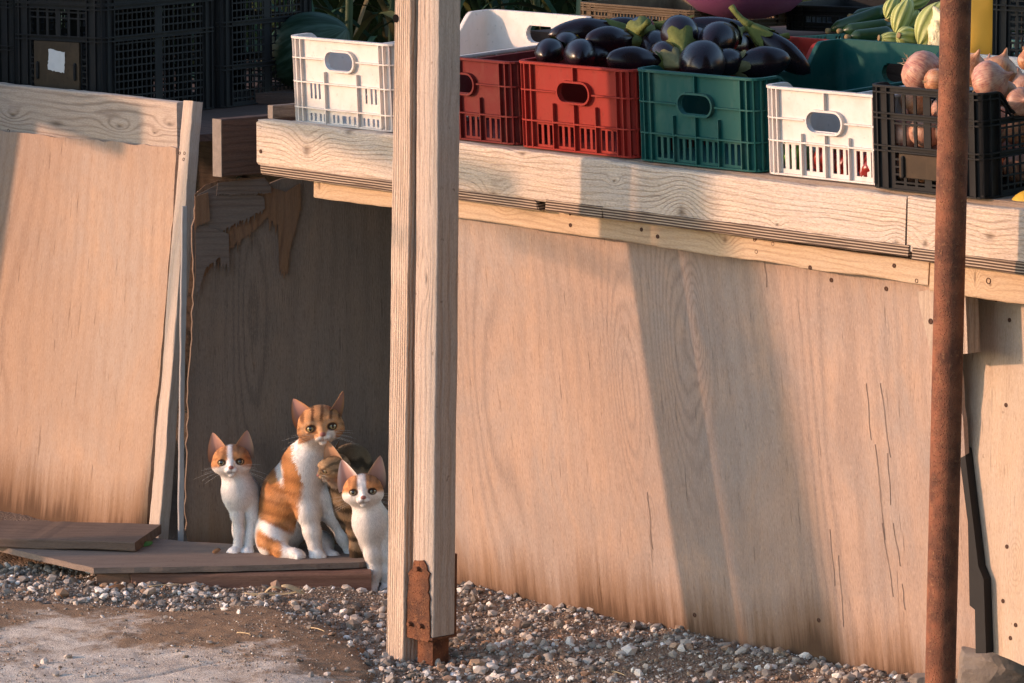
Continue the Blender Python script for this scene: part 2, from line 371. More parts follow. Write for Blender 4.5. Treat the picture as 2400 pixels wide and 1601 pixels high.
GF = np.stack([q0, q0 + len(ys), q0 + len(ys) + 1, q0 + 1], 1)
n = NT('gravelly_soil'); v = n.obj(False)
a = n.noise(v, 9.0, 5.0, .6); b = n.vor(v, 160.0); c2 = n.vor(v, 160.0, out='Color')
col = n.mix(a, (.17, .115, .078), (.33, .245, .18)); col = n.mix(n.math('MULTIPLY', n.ramp(b, .0, .5, 1, 0), .5), col, n.mix(n.xyz(c2)[0], (.12, .10, .09), (.40, .34, .29)))
m_soil = n.out(col, .95, n.bump(n.math('ADD', n.math('MULTIPLY', b, -1.0), n.noise(v, 60.0, 4.0, .7)), .9, .006), .15)
tag(obj('ground', (GV, GF, None), m_soil, smooth=True), kind='structure')
# concrete pavement with dirt blown over it, its broken rim running into the gravel
pv = np.array([G(*p)[:2] for p in [(-120, 1372), (120, 1385), (260, 1392), (400, 1402), (560, 1392), (660, 1398), (760, 1425), (838, 1462), (862, 1505), (880, 1560), (930, 1640), (930, 1760), (-160, 1760)]])
def insidedist(x, y, P):
    ins = np.zeros(x.shape, bool); dm = np.full(x.shape, 9.0); m = len(P)
    for i in range(m):
        (x0, y0), (x1, y1) = P[i], P[(i + 1) % m]
        c = ((y0 > y) != (y1 > y)) & (x < (x1 - x0) * (y - y0) / (y1 - y0 + 1e-12) + x0); ins ^= c
        t = np.clip(((x - x0) * (x1 - x0) + (y - y0) * (y1 - y0)) / ((x1 - x0) ** 2 + (y1 - y0) ** 2), 0, 1)
        dm = np.minimum(dm, np.hypot(x - x0 - t * (x1 - x0), y - y0 - t * (y1 - y0)))
    return np.where(ins, dm, -dm)
PX0, PY0 = -1.35, 8.9
px_, py_ = np.meshgrid(np.arange(PX0, .1, .008), np.arange(PY0, 10.6, .008), indexing='ij')
dd = insidedist(px_, py_, pv) + .012 * fbm(px_, py_, 22, 5) + .006 * fbm(px_, py_, 70, 6)
mc = G(560, 1452); mound = np.exp(-(((px_ - mc[0]) / .30) ** 2 + ((py_ - mc[1]) / .16) ** 2))
pz = gz(px_, py_, .25) + np.where(dd > 0, .012 * sstep(0, .03, dd), -.02) + .014 * mound + .0022 * np.clip(.3 + mound, 0, 1) * np.clip(fbm(px_, py_, 55, 7, 4), -.4, 2) + .0009 * fbm(px_, py_, 260, 9, 2)
crack = np.abs(py_ - (9.62 + .05 * np.sin(px_ * 9) + .5 * (px_ + .75))); pz -= .006 * np.exp(-(crack / .006) ** 2) * (px_ > -.85) * (px_ < -.6)
idx = np.arange(px_.size).reshape(px_.shape); ok = (dd[:-1, :-1] > -.02) & (dd[1:, 1:] > -.02) & (dd[1:, :-1] > -.02) & (dd[:-1, 1:] > -.02)
PF = np.stack([idx[:-1, :-1][ok], idx[1:, :-1][ok], idx[1:, 1:][ok], idx[:-1, 1:][ok]], 1)
la, lb = G(-40, 1462), G(540, 1562); ln_ = ((py_ - la[1]) * (lb[0] - la[0]) - (px_ - la[0]) * (lb[1] - la[1])) / np.hypot(lb[0] - la[0], lb[1] - la[1])
dirtm = np.clip(1.15 * mound + .34 * sstep(-.03, .16, ln_) + sstep(.22, .0, dd) * .9 + .28 * fbm(px_, py_, 8, 11) + .22 * fbm(px_, py_, 30, 12), 0, 1)
n = NT('worn_concrete'); v = n.obj(False); at = n.n('ShaderNodeAttribute', attribute_name='col')
a = n.noise(v, 20.0, 6.0, .7); b = n.vor(v, 210.0); e = n.noise(v, 260.0, 3.0, .7); pit = n.ramp(n.noise(v, 150.0, 2.0, .5), .62, .7)
conc = n.mix(n.ramp(a, .3, .7), (.60, .50, .41), (.88, .79, .68)); conc = n.mix(n.math('MULTIPLY', pit, .6), conc, (.20, .16, .13))
soil = n.mix(e, (.22, .135, .082), (.44, .30, .195))
dm = n.ramp(n.math('ADD', n.xyz(at.outputs['Color'])[0], n.math('MULTIPLY', n.math('SUBTRACT', n.noise(v, 45.0, 6.0, .75), .5), 1.3)), .30, .95)
sp2 = n.ramp(n.noise(v, 420.0, 2.0, .6), .56, .70); cb = n.mix(n.math('MULTIPLY', sp2, .55), n.mix(dm, conc, soil), (.16, .12, .095))
m_conc = n.out(cb, .93, n.bump(n.math('ADD', n.math('MULTIPLY', b, .5), n.math('MULTIPLY', n.noise(v, 380.0, 3.0, .7), 1.2)), 1.0, .0035), .15)
tag(obj('pavement', (np.stack([px_, py_, pz], -1).reshape(-1, 3), PF, np.repeat(dirtm.reshape(-1, 1), 3, 1)), m_conc, smooth=True), kind='structure')
def topz(x, y):
    """height of the walking surface (ground or pavement)"""
    x = np.atleast_1d(np.asarray(x, float)); y = np.atleast_1d(np.asarray(y, float)); z = gz(x, y)
    i = np.round((x - PX0) / .008).astype(int); j = np.round((y - PY0) / .008).astype(int)
    k_ = (i >= 0) & (i < pz.shape[0]) & (j >= 0) & (j < pz.shape[1]); z2 = z.copy()
    z2[k_] = np.maximum(z[k_], pz[i[k_], j[k_]]); return z2
# ------------------------------------------------------------------ gravel
def ico(sub=1):
    import bmesh
    bm = bmesh.new(); bmesh.ops.create_icosphere(bm, subdivisions=sub, radius=1.0); bm.verts.ensure_lookup_table()
    V = np.array([v.co[:] for v in bm.verts]); F = np.array([[v.index for v in f.verts] for f in bm.faces]); bm.free(); return V, F
IV, IF = ico(2)
IV1, IF1 = ico(1)
def stones(P, R, cols, V0=IV1, F0=IF1, flat=(.40, .8), ang=.3):
    m = len(P); k = len(V0)
    sc = np.stack([np.ones(m), rng.uniform(.5, 1, m), rng.uniform(*flat, m)], 1) * R[:, None]
    vv = np.repeat(V0[None], m, 0)
    for _ in range(7):                                             # chip flat facets off each pebble
        nd = rng.normal(size=(m, 3)); nd /= np.linalg.norm(nd, axis=1)[:, None]
        dpt = np.einsum('mkc,mc->mk', vv, nd); lim = rng.uniform(.45, .92, m)[:, None]
        vv = vv - nd[:, None, :] * np.maximum(dpt - lim, 0)[..., None] * .85
    vv = vv * (1 + ang * .3 * rng.normal(size=(m, k, 1)) * .5)
    vv = vv * sc[:, None, :]
    a = rng.uniform(0, 2 * PI, m); t = rng.normal(0, .3, m)
    ca, sa, ct, st = np.cos(a), np.sin(a), np.cos(t), np.sin(t)
    x, y, z = vv[..., 0], vv[..., 1], vv[..., 2]
    x, z = x * ct[:, None] - z * st[:, None], x * st[:, None] + z * ct[:, None]
    x, y = x * ca[:, None] - y * sa[:, None], x * sa[:, None] + y * ca[:, None]
    V = np.stack([x, y, z], -1) + P[:, None, :]
    F = (F0[None] + (np.arange(m) * k)[:, None, None]).reshape(-1, 3)
    return V.reshape(-1, 3), F, np.repeat(cols, k, 0)
PAL = np.array([(.16, .142, .125), (.25, .22, .19), (.34, .30, .26), (.43, .385, .34), (.62, .57, .51), (.76, .71, .65), (.25, .17, .12), (.38, .26, .175), (.17, .14, .11), (.44, .38, .32), (.32, .20, .13)])
PW = np.array([.13, .16, .14, .11, .08, .07, .09, .05, .1, .05, .02]); PW = PW / PW.sum()
gp = []; 
def scatter(N, r0, r1, seed, keep):
    x = rng.uniform(-1.35, 1.25, N); y = rng.uniform(9.1, 11.2, N)
    d = (x - SO[0]) * INW[0] + (y - SO[1]) * INW[1]
    k_ = keep(x, y, d, insidedist(x, y, pv)); x, y = x[k_], y[k_]
    r = r0 + (r1 - r0) * rng.random(len(x)) ** 2.2
    gp.append((np.stack([x, y, topz(x, y) + r * .25], 1), r))
clump = lambda x, y: fbm(x, y, 6, 21)
off = lambda x, y, d, q: (q < .012 + .05 * np.clip(fbm(x, y, 13, 31), 0, 1)) & (d < .22) & ((y < 10.50) | (x > -.36) | ((x < -.72) & (y < 10.74))) & (y < 10.74) & ((x < -.5) | (y < 10.66))
scatter(52000, .0022, .0055, 1, lambda x, y, d, q: off(x, y, d, q) & (q < .02))
scatter(15000, .004, .011, 2, lambda x, y, d, q: off(x, y, d, q) & (clump(x, y) > -.75))
scatter(4600, .009, .019, 3, lambda x, y, d, q: off(x, y, d, q) & (q < .01) & (clump(x, y) > -.5))
scatter(330, .014, .027, 4, lambda x, y, d, q: off(x, y, d, q) & (q < -.02))
scatter(34000, .0014, .0046, 5, lambda x, y, d, q: (q > 0) & (clump(x, y) + .8 * fbm(x, y, 20, 4) > -.1))
scatter(2600, .004, .012, 6, lambda x, y, d, q: (q > 0) & ((q < .14) | (fbm(x, y, 9, 14) > .45)))
P_ = np.concatenate([g[0] for g in gp]); R_ = np.concatenate([g[1] for g in gp])
cc = np.minimum(.85, PAL[rng.choice(len(PAL), len(P_), p=PW)] * rng.uniform(.9, 1.45, (len(P_), 1)))
small = R_ < .006
n = NT('river_gravel'); v = n.obj(False); at = n.n('ShaderNodeAttribute', attribute_name='col')
sp = n.noise(v, 220.0, 3.0, .7); c = n.mix(n.math('MULTIPLY', n.ramp(sp, .35, .7), .45), at.outputs['Color'], n.mix(.5, at.outputs['Color'], (.12, .09, .07)))
m_grav = n.out(c, .85, n.bump(n.noise(v, 300.0, 3.0), .3, .001), .25)
OV, OF = np.array([(1, 0, 0), (-1, 0, 0), (0, 1, 0), (0, -1, 0), (0, 0, 1), (0, 0, -1.)]), np.array([(0, 2, 4), (2, 1, 4), (1, 3, 4), (3, 0, 4), (2, 0, 5), (1, 2, 5), (3, 1, 5), (0, 3, 5)])
s1 = stones(P_[small], R_[small], cc[small], OV, OF, ang=.4); s2 = stones(P_[~small], R_[~small], cc[~small], IV1, IF1)
gv = np.concatenate([s1[0], s2[0]]); gf = np.concatenate([s1[1], s2[1] + len(s1[0])]); gc = np.concatenate([s1[2], s2[2]])
gob = obj('gravel', (gv, gf, gc), m_grav, smooth=True); tag(gob, 'loose grey and white pebbles spread along the foot of the stalls', 'gravel', kind='stuff')
gs = np.ones(len(gf), bool); gs[len(s1[1]):] = np.repeat(rng.random(len(s2[1]) // len(IF1)) < .06, len(IF1)); gob.data.polygons.foreach_set('use_smooth', gs)
# ------------------------------------------------------------------ main stall (right)
st = thing('market_stall', 'long wooden market stall with knotty front board and leaning plywood front, behind the double post', 'market stall', MS)
ub = S(590, 300, 0)[0]; ue = S(2078, 455, 0)[0]; zb, zt = .921, 1.024
Mb = stall_at(ub, 0, zb, roll=.5); kn = []
for (px, py, ra, rb, am) in [(705, 345, .055, .05, 3.4), (800, 300, .06, .03, 1.2), (1135, 440, .05, .035, 2.6), (1200, 345, .05, .018, 1.3), (1410, 405, .02, .012, 1.6), (1565, 475, .05, .06, -3.6), (1785, 500, .02, .012, 1.2), (1900, 400, .06, .02, 1.0), (2060, 545, .03, .05, -1.5)]:
    s_ = S(px, py, 0); kn.append((s_[0] - ub, s_[2] - zb, ra, rb, am))
obj('front_board', plank(ue - ub, zt - zb, .034, .006, .0022, 3, rough_ends=(.006, .002)), w_board('knotty_front_board', kn), st, Mb)
screws(st, Mb, [(.012, .085), (.013, .03)])
kn2 = [(.05, .02, .03, .03, 2.0), (.22, .05, .05, .03, 1.2)]
Mb2 = stall_at(ue + .004, .003, zb - .022, roll=.5); obj('front_board', plank(.9, .108, .034, .005, .002, 9, rough_ends=(.002, 0)), w_board('plain_front_board', kn2), st, Mb2)
# laminated edge of the table sheet, broken into two lengths under the board
uq = S(1212, 470, 0)[0]
for (a_, b_, zz, hh, sd_) in ((S(602, 400, 0)[0], uq + .03, .899, .022, 1), (S(1255, 470, 0)[0], S(1385, 485, 0)[0] - .002, .894, .024, 2), (S(1385, 485, 0)[0], ue + .012, .8935, .024, 3), (ue + .02, ue + .9, .884, .0235, 4)):
    obj('plywood_edge', plank(b_ - a_, hh, .05, .002, .0012, sd_ + 20, rough_ends=(.004, .012 if sd_ == 1 else .001)), PLYEDGE, st, stall_at(a_, -.002, zz, roll=.35))
# rail below it
ur0, ur1 = S(722, 430, .035)[0], S(2132, 620, .035)[0]
w_rail = lambda nm, kn: wood(nm, (.56, .41, .27), (.31, .19, .11), (.50, .42, .33), knots=kn, freq=75, contrast=.5, fibre=.25, bump=.5, rand=False)
s1_ = S(1665, 570, .035); Mr = stall_at(ur0, .034, .856, roll=.75)
obj('rail', plank(ur1 - ur0, .046, .03, .004, .0015, 5), w_rail('honey_pine_rail', [(s1_[0] - ur0, .035, .03, .03, 3.0), (S(1160, 480, .035)[0] - ur0, .05, .03, .03, 2.0), (.02, .03, .02, .05, 2.0)]), st, Mr)
screws(st, Mr, [LP(Mr, *p) for p in [(1310, 517), (1309, 490), (1473, 527), (1510, 543), (1737, 578), (1733, 550), (1860, 614), (2150, 649), (2105, 645), (1775, 560), (2053, 610)]], .0045)
Mr2 = stall_at(ur1 + .006, .032, .822, roll=.75); obj('rail', plank(.9, .064, .03, .004, .0015, 6), w_rail('pale_pine_rail', [(.12, .04, .01, .06, 2.0), (.16, .03, .012, .012, 1.5)]), st, Mr2)
screws(st, Mr2, [LP(Mr2, 2160, 640), LP(Mr2, 2270, 645)], .0065)
# leaning plywood front
zax = np.array([0, -.13, 1.0]); zax /= np.linalg.norm(zax)
Mp = MS @ Matrix(((1, 0, 0, -.22), (0, zax[2], zax[1], .195), (0, -zax[1], zax[2], -.04), (0, 0, 0, 1)))
L = lambda px, py: LP(Mp, px, py)
fig = []
for (px, py, ra, rb, am) in [(1560, 800, .26, .052, 3.0), (1440, 900, .22, .035, 2.2), (1600, 740, .11, .02, 2.5), (1495, 1180, .05, .012, 1.5), (1120, 900, .3, .05, 1.0), (1900, 1000, .4, .06, .9)]:
    l_ = L(px, py); fig.append((l_[1], l_[0], ra, rb * 1.25, am))
rt = [L(2290, 1560), L(2262, 1470), L(2240, 1300), L(2216, 1050), L(2190, 700), L(2185, 560)]
out = jag([(0, -.01), (.3, .0), (rt[0][0], -.01)], .03, .004, 3)
pts = [(0, -.03)] + [(rt[0][0], -.03)] + rt[1:] + [(0, .95)]
obj('front_panel', plate(jag(pts, .025, .0018, 4), 0, .012), plyveneer('weathered_front_plywood', (.46, .335, .265), (.22, .145, .11), (.33, .295, .275), fig, dirt=.04, streak=.3), st, Mp)
screws(st, Mp, [L(*p) for p in [(1909, 643), (2035, 663), (2120, 675), (1595, 1412), (1880, 1424)]], .005)
# splits in the veneer of the front panel
LIFT = simple('lifted_veneer', (.43, .31, .24), .9, .15, .3, 50)
for (x0, y0, x1, y1, w_) in [(2022, 880, 2044, 1050, .0022), (1990, 880, 2000, 1010, .0012), (2010, 1020, 2032, 1240, .0028), (2038, 1040, 2046, 1160, .0016), (2025, 1200, 2052, 1370, .0022), (2050, 1200, 2068, 1300, .0018), (1905, 1215, 1918, 1345, .0018), (1925, 1275, 1938, 1440, .0022), (1487, 1130, 1498, 1260, .003), (2072, 1340, 2078, 1400, .0015), (1755, 590, 1762, 660, .0012)]:
    w_ *= .30
    p0, p1 = L(x0, y0), L(x1, y1); Vv = []; F_ = []
    for i in range(9):
        t = i / 8; ww = w_ * math.sin(PI * min(.999, max(.02, t))) + .0003; xx = p0[0] + (p1[0] - p0[0]) * t + .001 * math.sin(t * 9 + x0); zz = p0[1] + (p1[1] - p0[1]) * t
        Vv += [(xx - ww, -.0003, zz), (xx, -.0016, zz), (xx + ww * 1.6, -.0003, zz)]
        if i: F_ += [(3 * i - 3, 3 * i - 2, 3 * i + 1, 3 * i), (3 * i - 2, 3 * i - 1, 3 * i + 2, 3 * i + 1)]
    mb = MB(); mb.add(Vv, F_); obj('veneer_split', mb, LIFT, st, Mp)
# table top, joists
TZ = 1.014; TILT = 3.0
mb = MB(); box(mb, -.66, 1.625, 0, 1.9, -.016, 0); obj('table_top', mb, GREYW, st, stall_at(0, .038, TZ, pitch=TILT))
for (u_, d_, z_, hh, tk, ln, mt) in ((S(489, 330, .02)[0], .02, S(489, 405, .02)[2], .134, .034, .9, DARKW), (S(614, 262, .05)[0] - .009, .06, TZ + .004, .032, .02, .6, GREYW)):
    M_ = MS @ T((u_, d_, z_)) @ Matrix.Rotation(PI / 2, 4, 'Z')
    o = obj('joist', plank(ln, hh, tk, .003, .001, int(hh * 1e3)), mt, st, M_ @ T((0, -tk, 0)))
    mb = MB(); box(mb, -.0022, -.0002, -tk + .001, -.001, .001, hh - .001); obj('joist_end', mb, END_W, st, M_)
# cleat
Mc = MS @ T((*S(2108, 672, .05)[:2], S(2108, 672, .05)[2])) @ Matrix.Rotation(math.radians(0), 4, 'Y')
cl = [LP(Mc, *p) for p in [(2105, 670), (2215, 655), (2222, 812), (2137, 816)]]
obj('cleat', plate(jag(cl, .03, .0008, 2), 0, .036), wood('grey_pine_cleat', (.50, .39, .30), (.26, .18, .13), (.45, .40, .35), axis='z', freq=90, rand=False, bump=.6), st, Mc)
screws(st, Mc, [LP(Mc, 2137, 738)], .006)
# ------------------------------------------------------------------ plywood sheet at the right end of the stall
ss_ = S(2205, 900, .14)
Ms = MS @ Matrix(((math.cos(.06), math.sin(.06), 0, ss_[0]), (-math.sin(.06), math.cos(.06), 0, .15), (0, 0, 1, -.05), (0, 0, 0, 1)))
Ls = lambda px, py: LP(Ms, px, py)
shp = [Ls(2195, 560), Ls(2420, 600), Ls(2430, 1560), Ls(2262, 1492), Ls(2256, 1330), Ls(2237, 1325), Ls(2222, 1180), Ls(2206, 1030), Ls(2200, 800)]
sh = obj('plywood_sheet', plate(jag(shp, .03, .0008, 8), 0, .012), plyveneer('pale_plywood_sheet', (.56, .44, .335), (.34, .23, .15), (.50, .42, .35), [(Ls(2330, 1290)[1], Ls(2330, 1290)[0], .05, .02, 2.5)], None, .25, pits=1.0), None, Ms)
tag(sh, 'pale sunlit plywood sheet at the right end, behind the rusty pipe', 'plywood sheet')
screws(sh, Ms, [Ls(*p) for p in [(2318, 735), (2287, 688), (2312, 1255), (2332, 1435), (2310, 930), (2303, 1380), (2320, 1465), (2268, 1345)]], .0045)
blk = simple('flat_black', (.012, .012, .013), .7, .3)
Mk = Ms @ T((0, -.022, 0)); Lk = lambda px, py: LP(Mk, px, py)
rb_ = obj('gap_strip', plate([Lk(*p) for p in [(2200, 1028), (2214, 1030), (2246, 1300), (2258, 1330), (2264, 1500), (2240, 1500), (2238, 1400), (2226, 1390), (2222, 1200)]], 0, .02), blk, None, Mk)  # near-black strip set before the gap beside the front panel
tag(rb_, 'black strip in the gap between front panel and pale sheet', 'rubber strip')
# ------------------------------------------------------------------ left stall
sl = thing('market_stall', 'wooden stall corner with leaning sunlit plywood front, far left, below the black crates', 'market stall', stall_at(-1.5, .2, 0))
zl_ = np.array([0, .125, 1.0]); zl_ /= np.linalg.norm(zl_)
Ml = MS @ Matrix(((1, 0, 0, -2.2), (0, zl_[2], zl_[1], -.012), (0, -zl_[1], zl_[2], -.03), (0, 0, 0, 1)))
Ll = lambda px, py, y=0: LP(Ml, px, py, y)
pl = [Ll(-120, 1175), Ll(0, 1186), Ll(180, 1212), Ll(337, 1236), Ll(339, 1150), Ll(352, 1000), Ll(380, 700), Ll(398, 480), Ll(404, 340), Ll(-120, 290)]
obj('front_panel', plate(jag(pl, .025, .0025, 6), 0, .012), plyveneer('sunlit_corner_plywood', (.45, .32, .235), (.27, .15, .085), (.38, .31, .26), [(.5, .45, .3, .1, 1.0)], dirt=.05, streak=.35), sl, Ml)
lpl = S(0, 255, .165); Mt = stall_at(-2.25, .140, .884)
Lt = lambda px, py: LP(Mt, px, py)
xe = Lt(407, 300)[0]
kt = []
for (px, py, ra, rb, am) in [(30, 265, .05, .022, 2.4), (275, 290, .06, .02, 2.6), (390, 285, .05, .02, 2.2), (130, 285, .12, .03, 1.0), (355, 305, .02, .01, 1.0)]:
    q = Lt(px, py); kt.append((q[0], q[1], ra, rb, am))
obj('top_plank', plank(xe, .139, .03, .004, .0015, 31), wood('grey_knotted_plank', (.50, .405, .33), (.23, .17, .13), (.44, .385, .345), knots=kt, freq=60, contrast=.8, fibre=.3, warp=.7, bump=.6, rand=False), sl, Mt)
screws(sl, Mt, [Lt(*p) for p in [(20, 302), (113, 320), (396, 345)]], .0065)
# edge batten, its foot kicked out to the left
pt, pb = Ll(408, 232, -.026), Ll(339, 1236, -.026)
A = np.array(Ml); top = A[:3, 3] + A[:3, 0] * pt[0] + A[:3, 1] * -.026 + A[:3, 2] * pt[1]; bot = A[:3, 3] + A[:3, 0] * pb[0] + A[:3, 1] * -.026 + A[:3, 2] * pb[1]
top2 = SW(float((top - SO) @ U), .110, top[2]); 
Mbt = frame(bot, x=top2 - bot, y=A[:3, 1]) ; Mbt = Mbt @ T((0, 0, -.040))
obj('edge_batten', plank(float(np.linalg.norm(top2 - bot)), .040, .030, .003, .0018, 41, rough_ends=(.003, .001)), wood('sawn_pale_batten', (.54, .44, .36), (.36, .27, .20), (.48, .42, .37), freq=50, contrast=.25, fibre=.45, bump=.7, rand=False, fine=220), sl, Mbt)
Lb = lambda px, py: LP(Mbt, px, py)
screws(sl, Mbt, [Lb(*p) for p in [(413, 352), (424, 352), (422, 366), (341, 1222), (352, 1228), (361, 1228)]], .004)
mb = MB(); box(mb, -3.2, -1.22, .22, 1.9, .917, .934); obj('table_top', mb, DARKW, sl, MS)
mb = MB(); box(mb, -3.0, -.4, 1.32, 1.35, -.05, .93); obj('back_board', mb, wood('shade_black_board', (.05, .034, .026), (.02, .014, .012), freq=60, contrast=.5, bump=.4), sl, MS)  # board coloured near black to stand for the darkness between the stalls
# ------------------------------------------------------------------ dark sheet in the recess, top torn
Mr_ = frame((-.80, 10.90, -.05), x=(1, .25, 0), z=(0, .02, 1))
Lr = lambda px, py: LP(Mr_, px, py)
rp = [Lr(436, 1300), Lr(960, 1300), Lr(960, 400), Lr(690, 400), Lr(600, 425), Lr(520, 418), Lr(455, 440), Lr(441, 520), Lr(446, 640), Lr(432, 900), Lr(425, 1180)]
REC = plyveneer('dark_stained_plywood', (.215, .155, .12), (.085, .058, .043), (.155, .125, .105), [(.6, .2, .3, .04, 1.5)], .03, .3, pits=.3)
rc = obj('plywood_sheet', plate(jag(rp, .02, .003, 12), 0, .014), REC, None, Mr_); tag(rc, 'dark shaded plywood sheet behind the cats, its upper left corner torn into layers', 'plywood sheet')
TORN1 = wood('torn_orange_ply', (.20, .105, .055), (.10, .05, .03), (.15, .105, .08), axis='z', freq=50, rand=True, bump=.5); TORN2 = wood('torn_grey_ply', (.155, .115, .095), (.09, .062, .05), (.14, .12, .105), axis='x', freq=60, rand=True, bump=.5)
def torn(top, x0, x1, base, seed, spike=22, step=5):
    """outline of a torn veneer: given top edge, lower edge breaking into upright splinters"""
    r_ = random.Random(seed); low = []; x = x1
    while x > x0:
        b = np.interp(x, [p[0] for p in base], [p[1] for p in base]); low.append((x, b + r_.uniform(-3, 3))); x -= r_.uniform(1, step)
        if r_.random() < .55: low.append((x, b + r_.uniform(.2, 1) ** 2 * spike)); x -= r_.uniform(1, step * .6)
    return list(top) + low
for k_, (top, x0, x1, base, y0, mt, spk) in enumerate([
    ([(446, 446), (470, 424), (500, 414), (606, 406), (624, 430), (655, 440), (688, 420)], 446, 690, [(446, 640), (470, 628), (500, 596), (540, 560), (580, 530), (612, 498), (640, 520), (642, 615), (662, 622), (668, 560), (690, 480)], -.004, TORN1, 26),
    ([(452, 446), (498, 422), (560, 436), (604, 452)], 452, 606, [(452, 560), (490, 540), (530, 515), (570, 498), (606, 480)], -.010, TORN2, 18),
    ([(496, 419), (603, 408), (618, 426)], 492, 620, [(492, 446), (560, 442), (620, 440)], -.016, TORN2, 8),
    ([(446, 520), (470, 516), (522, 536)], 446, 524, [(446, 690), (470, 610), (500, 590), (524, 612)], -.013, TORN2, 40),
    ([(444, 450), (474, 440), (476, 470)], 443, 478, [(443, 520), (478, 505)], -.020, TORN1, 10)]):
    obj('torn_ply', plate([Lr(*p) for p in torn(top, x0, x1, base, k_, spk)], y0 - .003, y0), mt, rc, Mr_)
mb = MB(); es = [Lr(424, 1262), Lr(432, 900), Lr(445, 520)]
obj('edge_strip', plank(.80, .012, .014, .002, .001, 4), simple('grey_weathered_edge', (.30, .29, .29), .9, .15), rc, Mr_ @ T((es[0][0] - .006, -.016, es[0][1] + .0)) @ Matrix.Rotation(-PI / 2 + .02, 4, 'Y'))
# ------------------------------------------------------------------ boards lying on the ground
zs = .041
sp_ = [G(*p, zs)[:2] for p in [(-60, 1245), (0, 1254), (110, 1280), (215, 1304), (500, 1300), (825, 1291), (842, 1288), (850, 1250), (560, 1250), (420, 1243), (300, 1228), (-60, 1196)]]
Mg = T((-.8, 10.6, zs)); mb = MB(); P2 = [(p[0] + .8, p[1] - 10.6) for p in sp_]; P2 = jag(P2, .03, .002, 9); k_ = len(P2)
ar = sum(P2[i][0] * P2[(i + 1) % k_][1] - P2[(i + 1) % k_][0] * P2[i][1] for i in range(k_))
if ar < 0: P2.reverse()
mb.add([(x, y, 0) for x, y in P2] + [(x, y, -.013) for x, y in P2], [tuple(range(k_)), tuple(range(2 * k_ - 1, k_ - 1, -1))] + [(i + k_, (i + 1) % k_ + k_, (i + 1) % k_, i) for i in range(k_)])
GB = wood('dirty_ground_plywood', (.25, .19, .155), (.12, .085, .066), (.22, .185, .16), axis='x', freq=30, contrast=.3, fibre=.4, spots=.8, rand=False, bump=.6)
o = obj('plywood_sheet', mb, GB, None, Mg); tag(o, 'thin dirty plywood sheet flat on the ground under the sitting cats', 'plywood sheet')
p0, p1 = G(-60, 1234, .064), G(310, 1246, .064); dx = p1 - p0
Mq = frame((p0[0], p0[1], .043), x=(dx[0], dx[1], 0), z=(0, 0, 1)); o = obj('plank', plank(float(np.hypot(dx[0], dx[1])), .021, .24, .003, .0015, 51), wood('brown_ground_plank', (.20, .135, .10), (.09, .06, .046), (.17, .135, .115), freq=40, rand=False, bump=.5), None, Mq)
tag(o, 'dark brown plank lying against the foot of the left plywood front', 'plank')
p0, p1 = G(222, 1341, .0), G(842, 1338, .0); dx = p1 - p0
RED = wood('reddish_beam', (.23, .125, .09), (.11, .055, .04), (.20, .14, .11), freq=45, rand=True, bump=.5)
be = thing('timber_beam', 'reddish sawn timber beam on the gravel under the plywood sheet the cats sit on', 'timber beam', frame((p0[0], p0[1], -.022), x=(dx[0], dx[1], 0), z=(0, 0, 1)))
Mbe = WORLD[be.name]; obj('beam', plank(float(np.hypot(dx[0], dx[1])) - .07, .047, .06, .006, .0015, 61, rough_ends=(.003, .003)), RED, be, Mbe @ T((.078, -.012, 0)))
obj('end_block', plank(.074, .045, .07, .006, .001, 63), wood('grey_brown_block', (.24, .15, .105), (.11, .07, .05), (.22, .17, .14), axis='x', freq=50), be, Mbe @ T((0, 0.004, 0)))
# ------------------------------------------------------------------ double post
def rustmat(name, c0=(.20, .075, .035), c1=(.08, .035, .022), c2=(.33, .14, .06), sc=60.0, bump=.8):
    n = NT(name); v = n.obj(False); a = n.noise(v, sc * .25, 4.0, .65); b = n.noise(v, sc * 2.0, 4.0, .7); pit = n.vor(v, sc * 3.3)
    c = n.mix(n.ramp(a, .35, .65), c0, c1); c = n.mix(n.math('MULTIPLY', n.ramp(b, .5, .72), .6), c, c2)
    return n.out(c, .82, n.bump(n.math('ADD', n.math('MULTIPLY', n.ramp(pit, .0, .35, 1, 0), .8), n.math('MULTIPLY', b, .7)), bump, .0028), .25)
RUST = rustmat('rusted_iron')
c_t, c_b = Y(945, -40, 9.84), Y(925, 1530, 9.84); up = c_t - c_b; up /= np.linalg.norm(up)
yin = np.array([.72, .69, 0]); foot = c_b - up * .05
M1 = frame(foot, x=up, y=yin); A1 = np.array(M1); ax_z = A1[:3, 2]; ax_y = A1[:3, 1]
po = thing('wooden_post', 'pale double timber post with rusty iron foot strap, in front of the stalls', 'post', T((foot[0], foot[1], -.05)))
WPM = wood('ridged_post_pine', (.63, .495, .385), (.29, .185, .125), (.50, .415, .35), freq=150, contrast=.62, fibre=.35, greymix=.4, warp=.35, bump=.9, bdist=.004, fine=170, rand=False, streak=.4, sharp=1.6, knots=[(1.72, .052, .06, .012, 3.5)])
WPM2 = wood('worn_post_pine', (.58, .465, .38), (.28, .195, .145), (.46, .395, .345), freq=70, contrast=.35, fibre=.45, greymix=.5, warp=.4, bump=.7, bdist=.003, fine=230, rand=False, streak=.6, spots=.6, knots=[(.75, .03, .05, .012, 1.5)])
obj('timber', plank(2.5, .053, .053, .003, .0010, 71, nx=120), WPM, po, M1)
t2b = foot - ax_z * .080 + ax_y * .012; t2t = foot + up * 2.5 - ax_z * .0667 + ax_y * .010
up2 = t2t - t2b; up2 /= np.linalg.norm(up2); M2 = frame(t2b, x=up2, y=yin); L2 = lambda px, py, y=0: LP(M2, px, py, y)
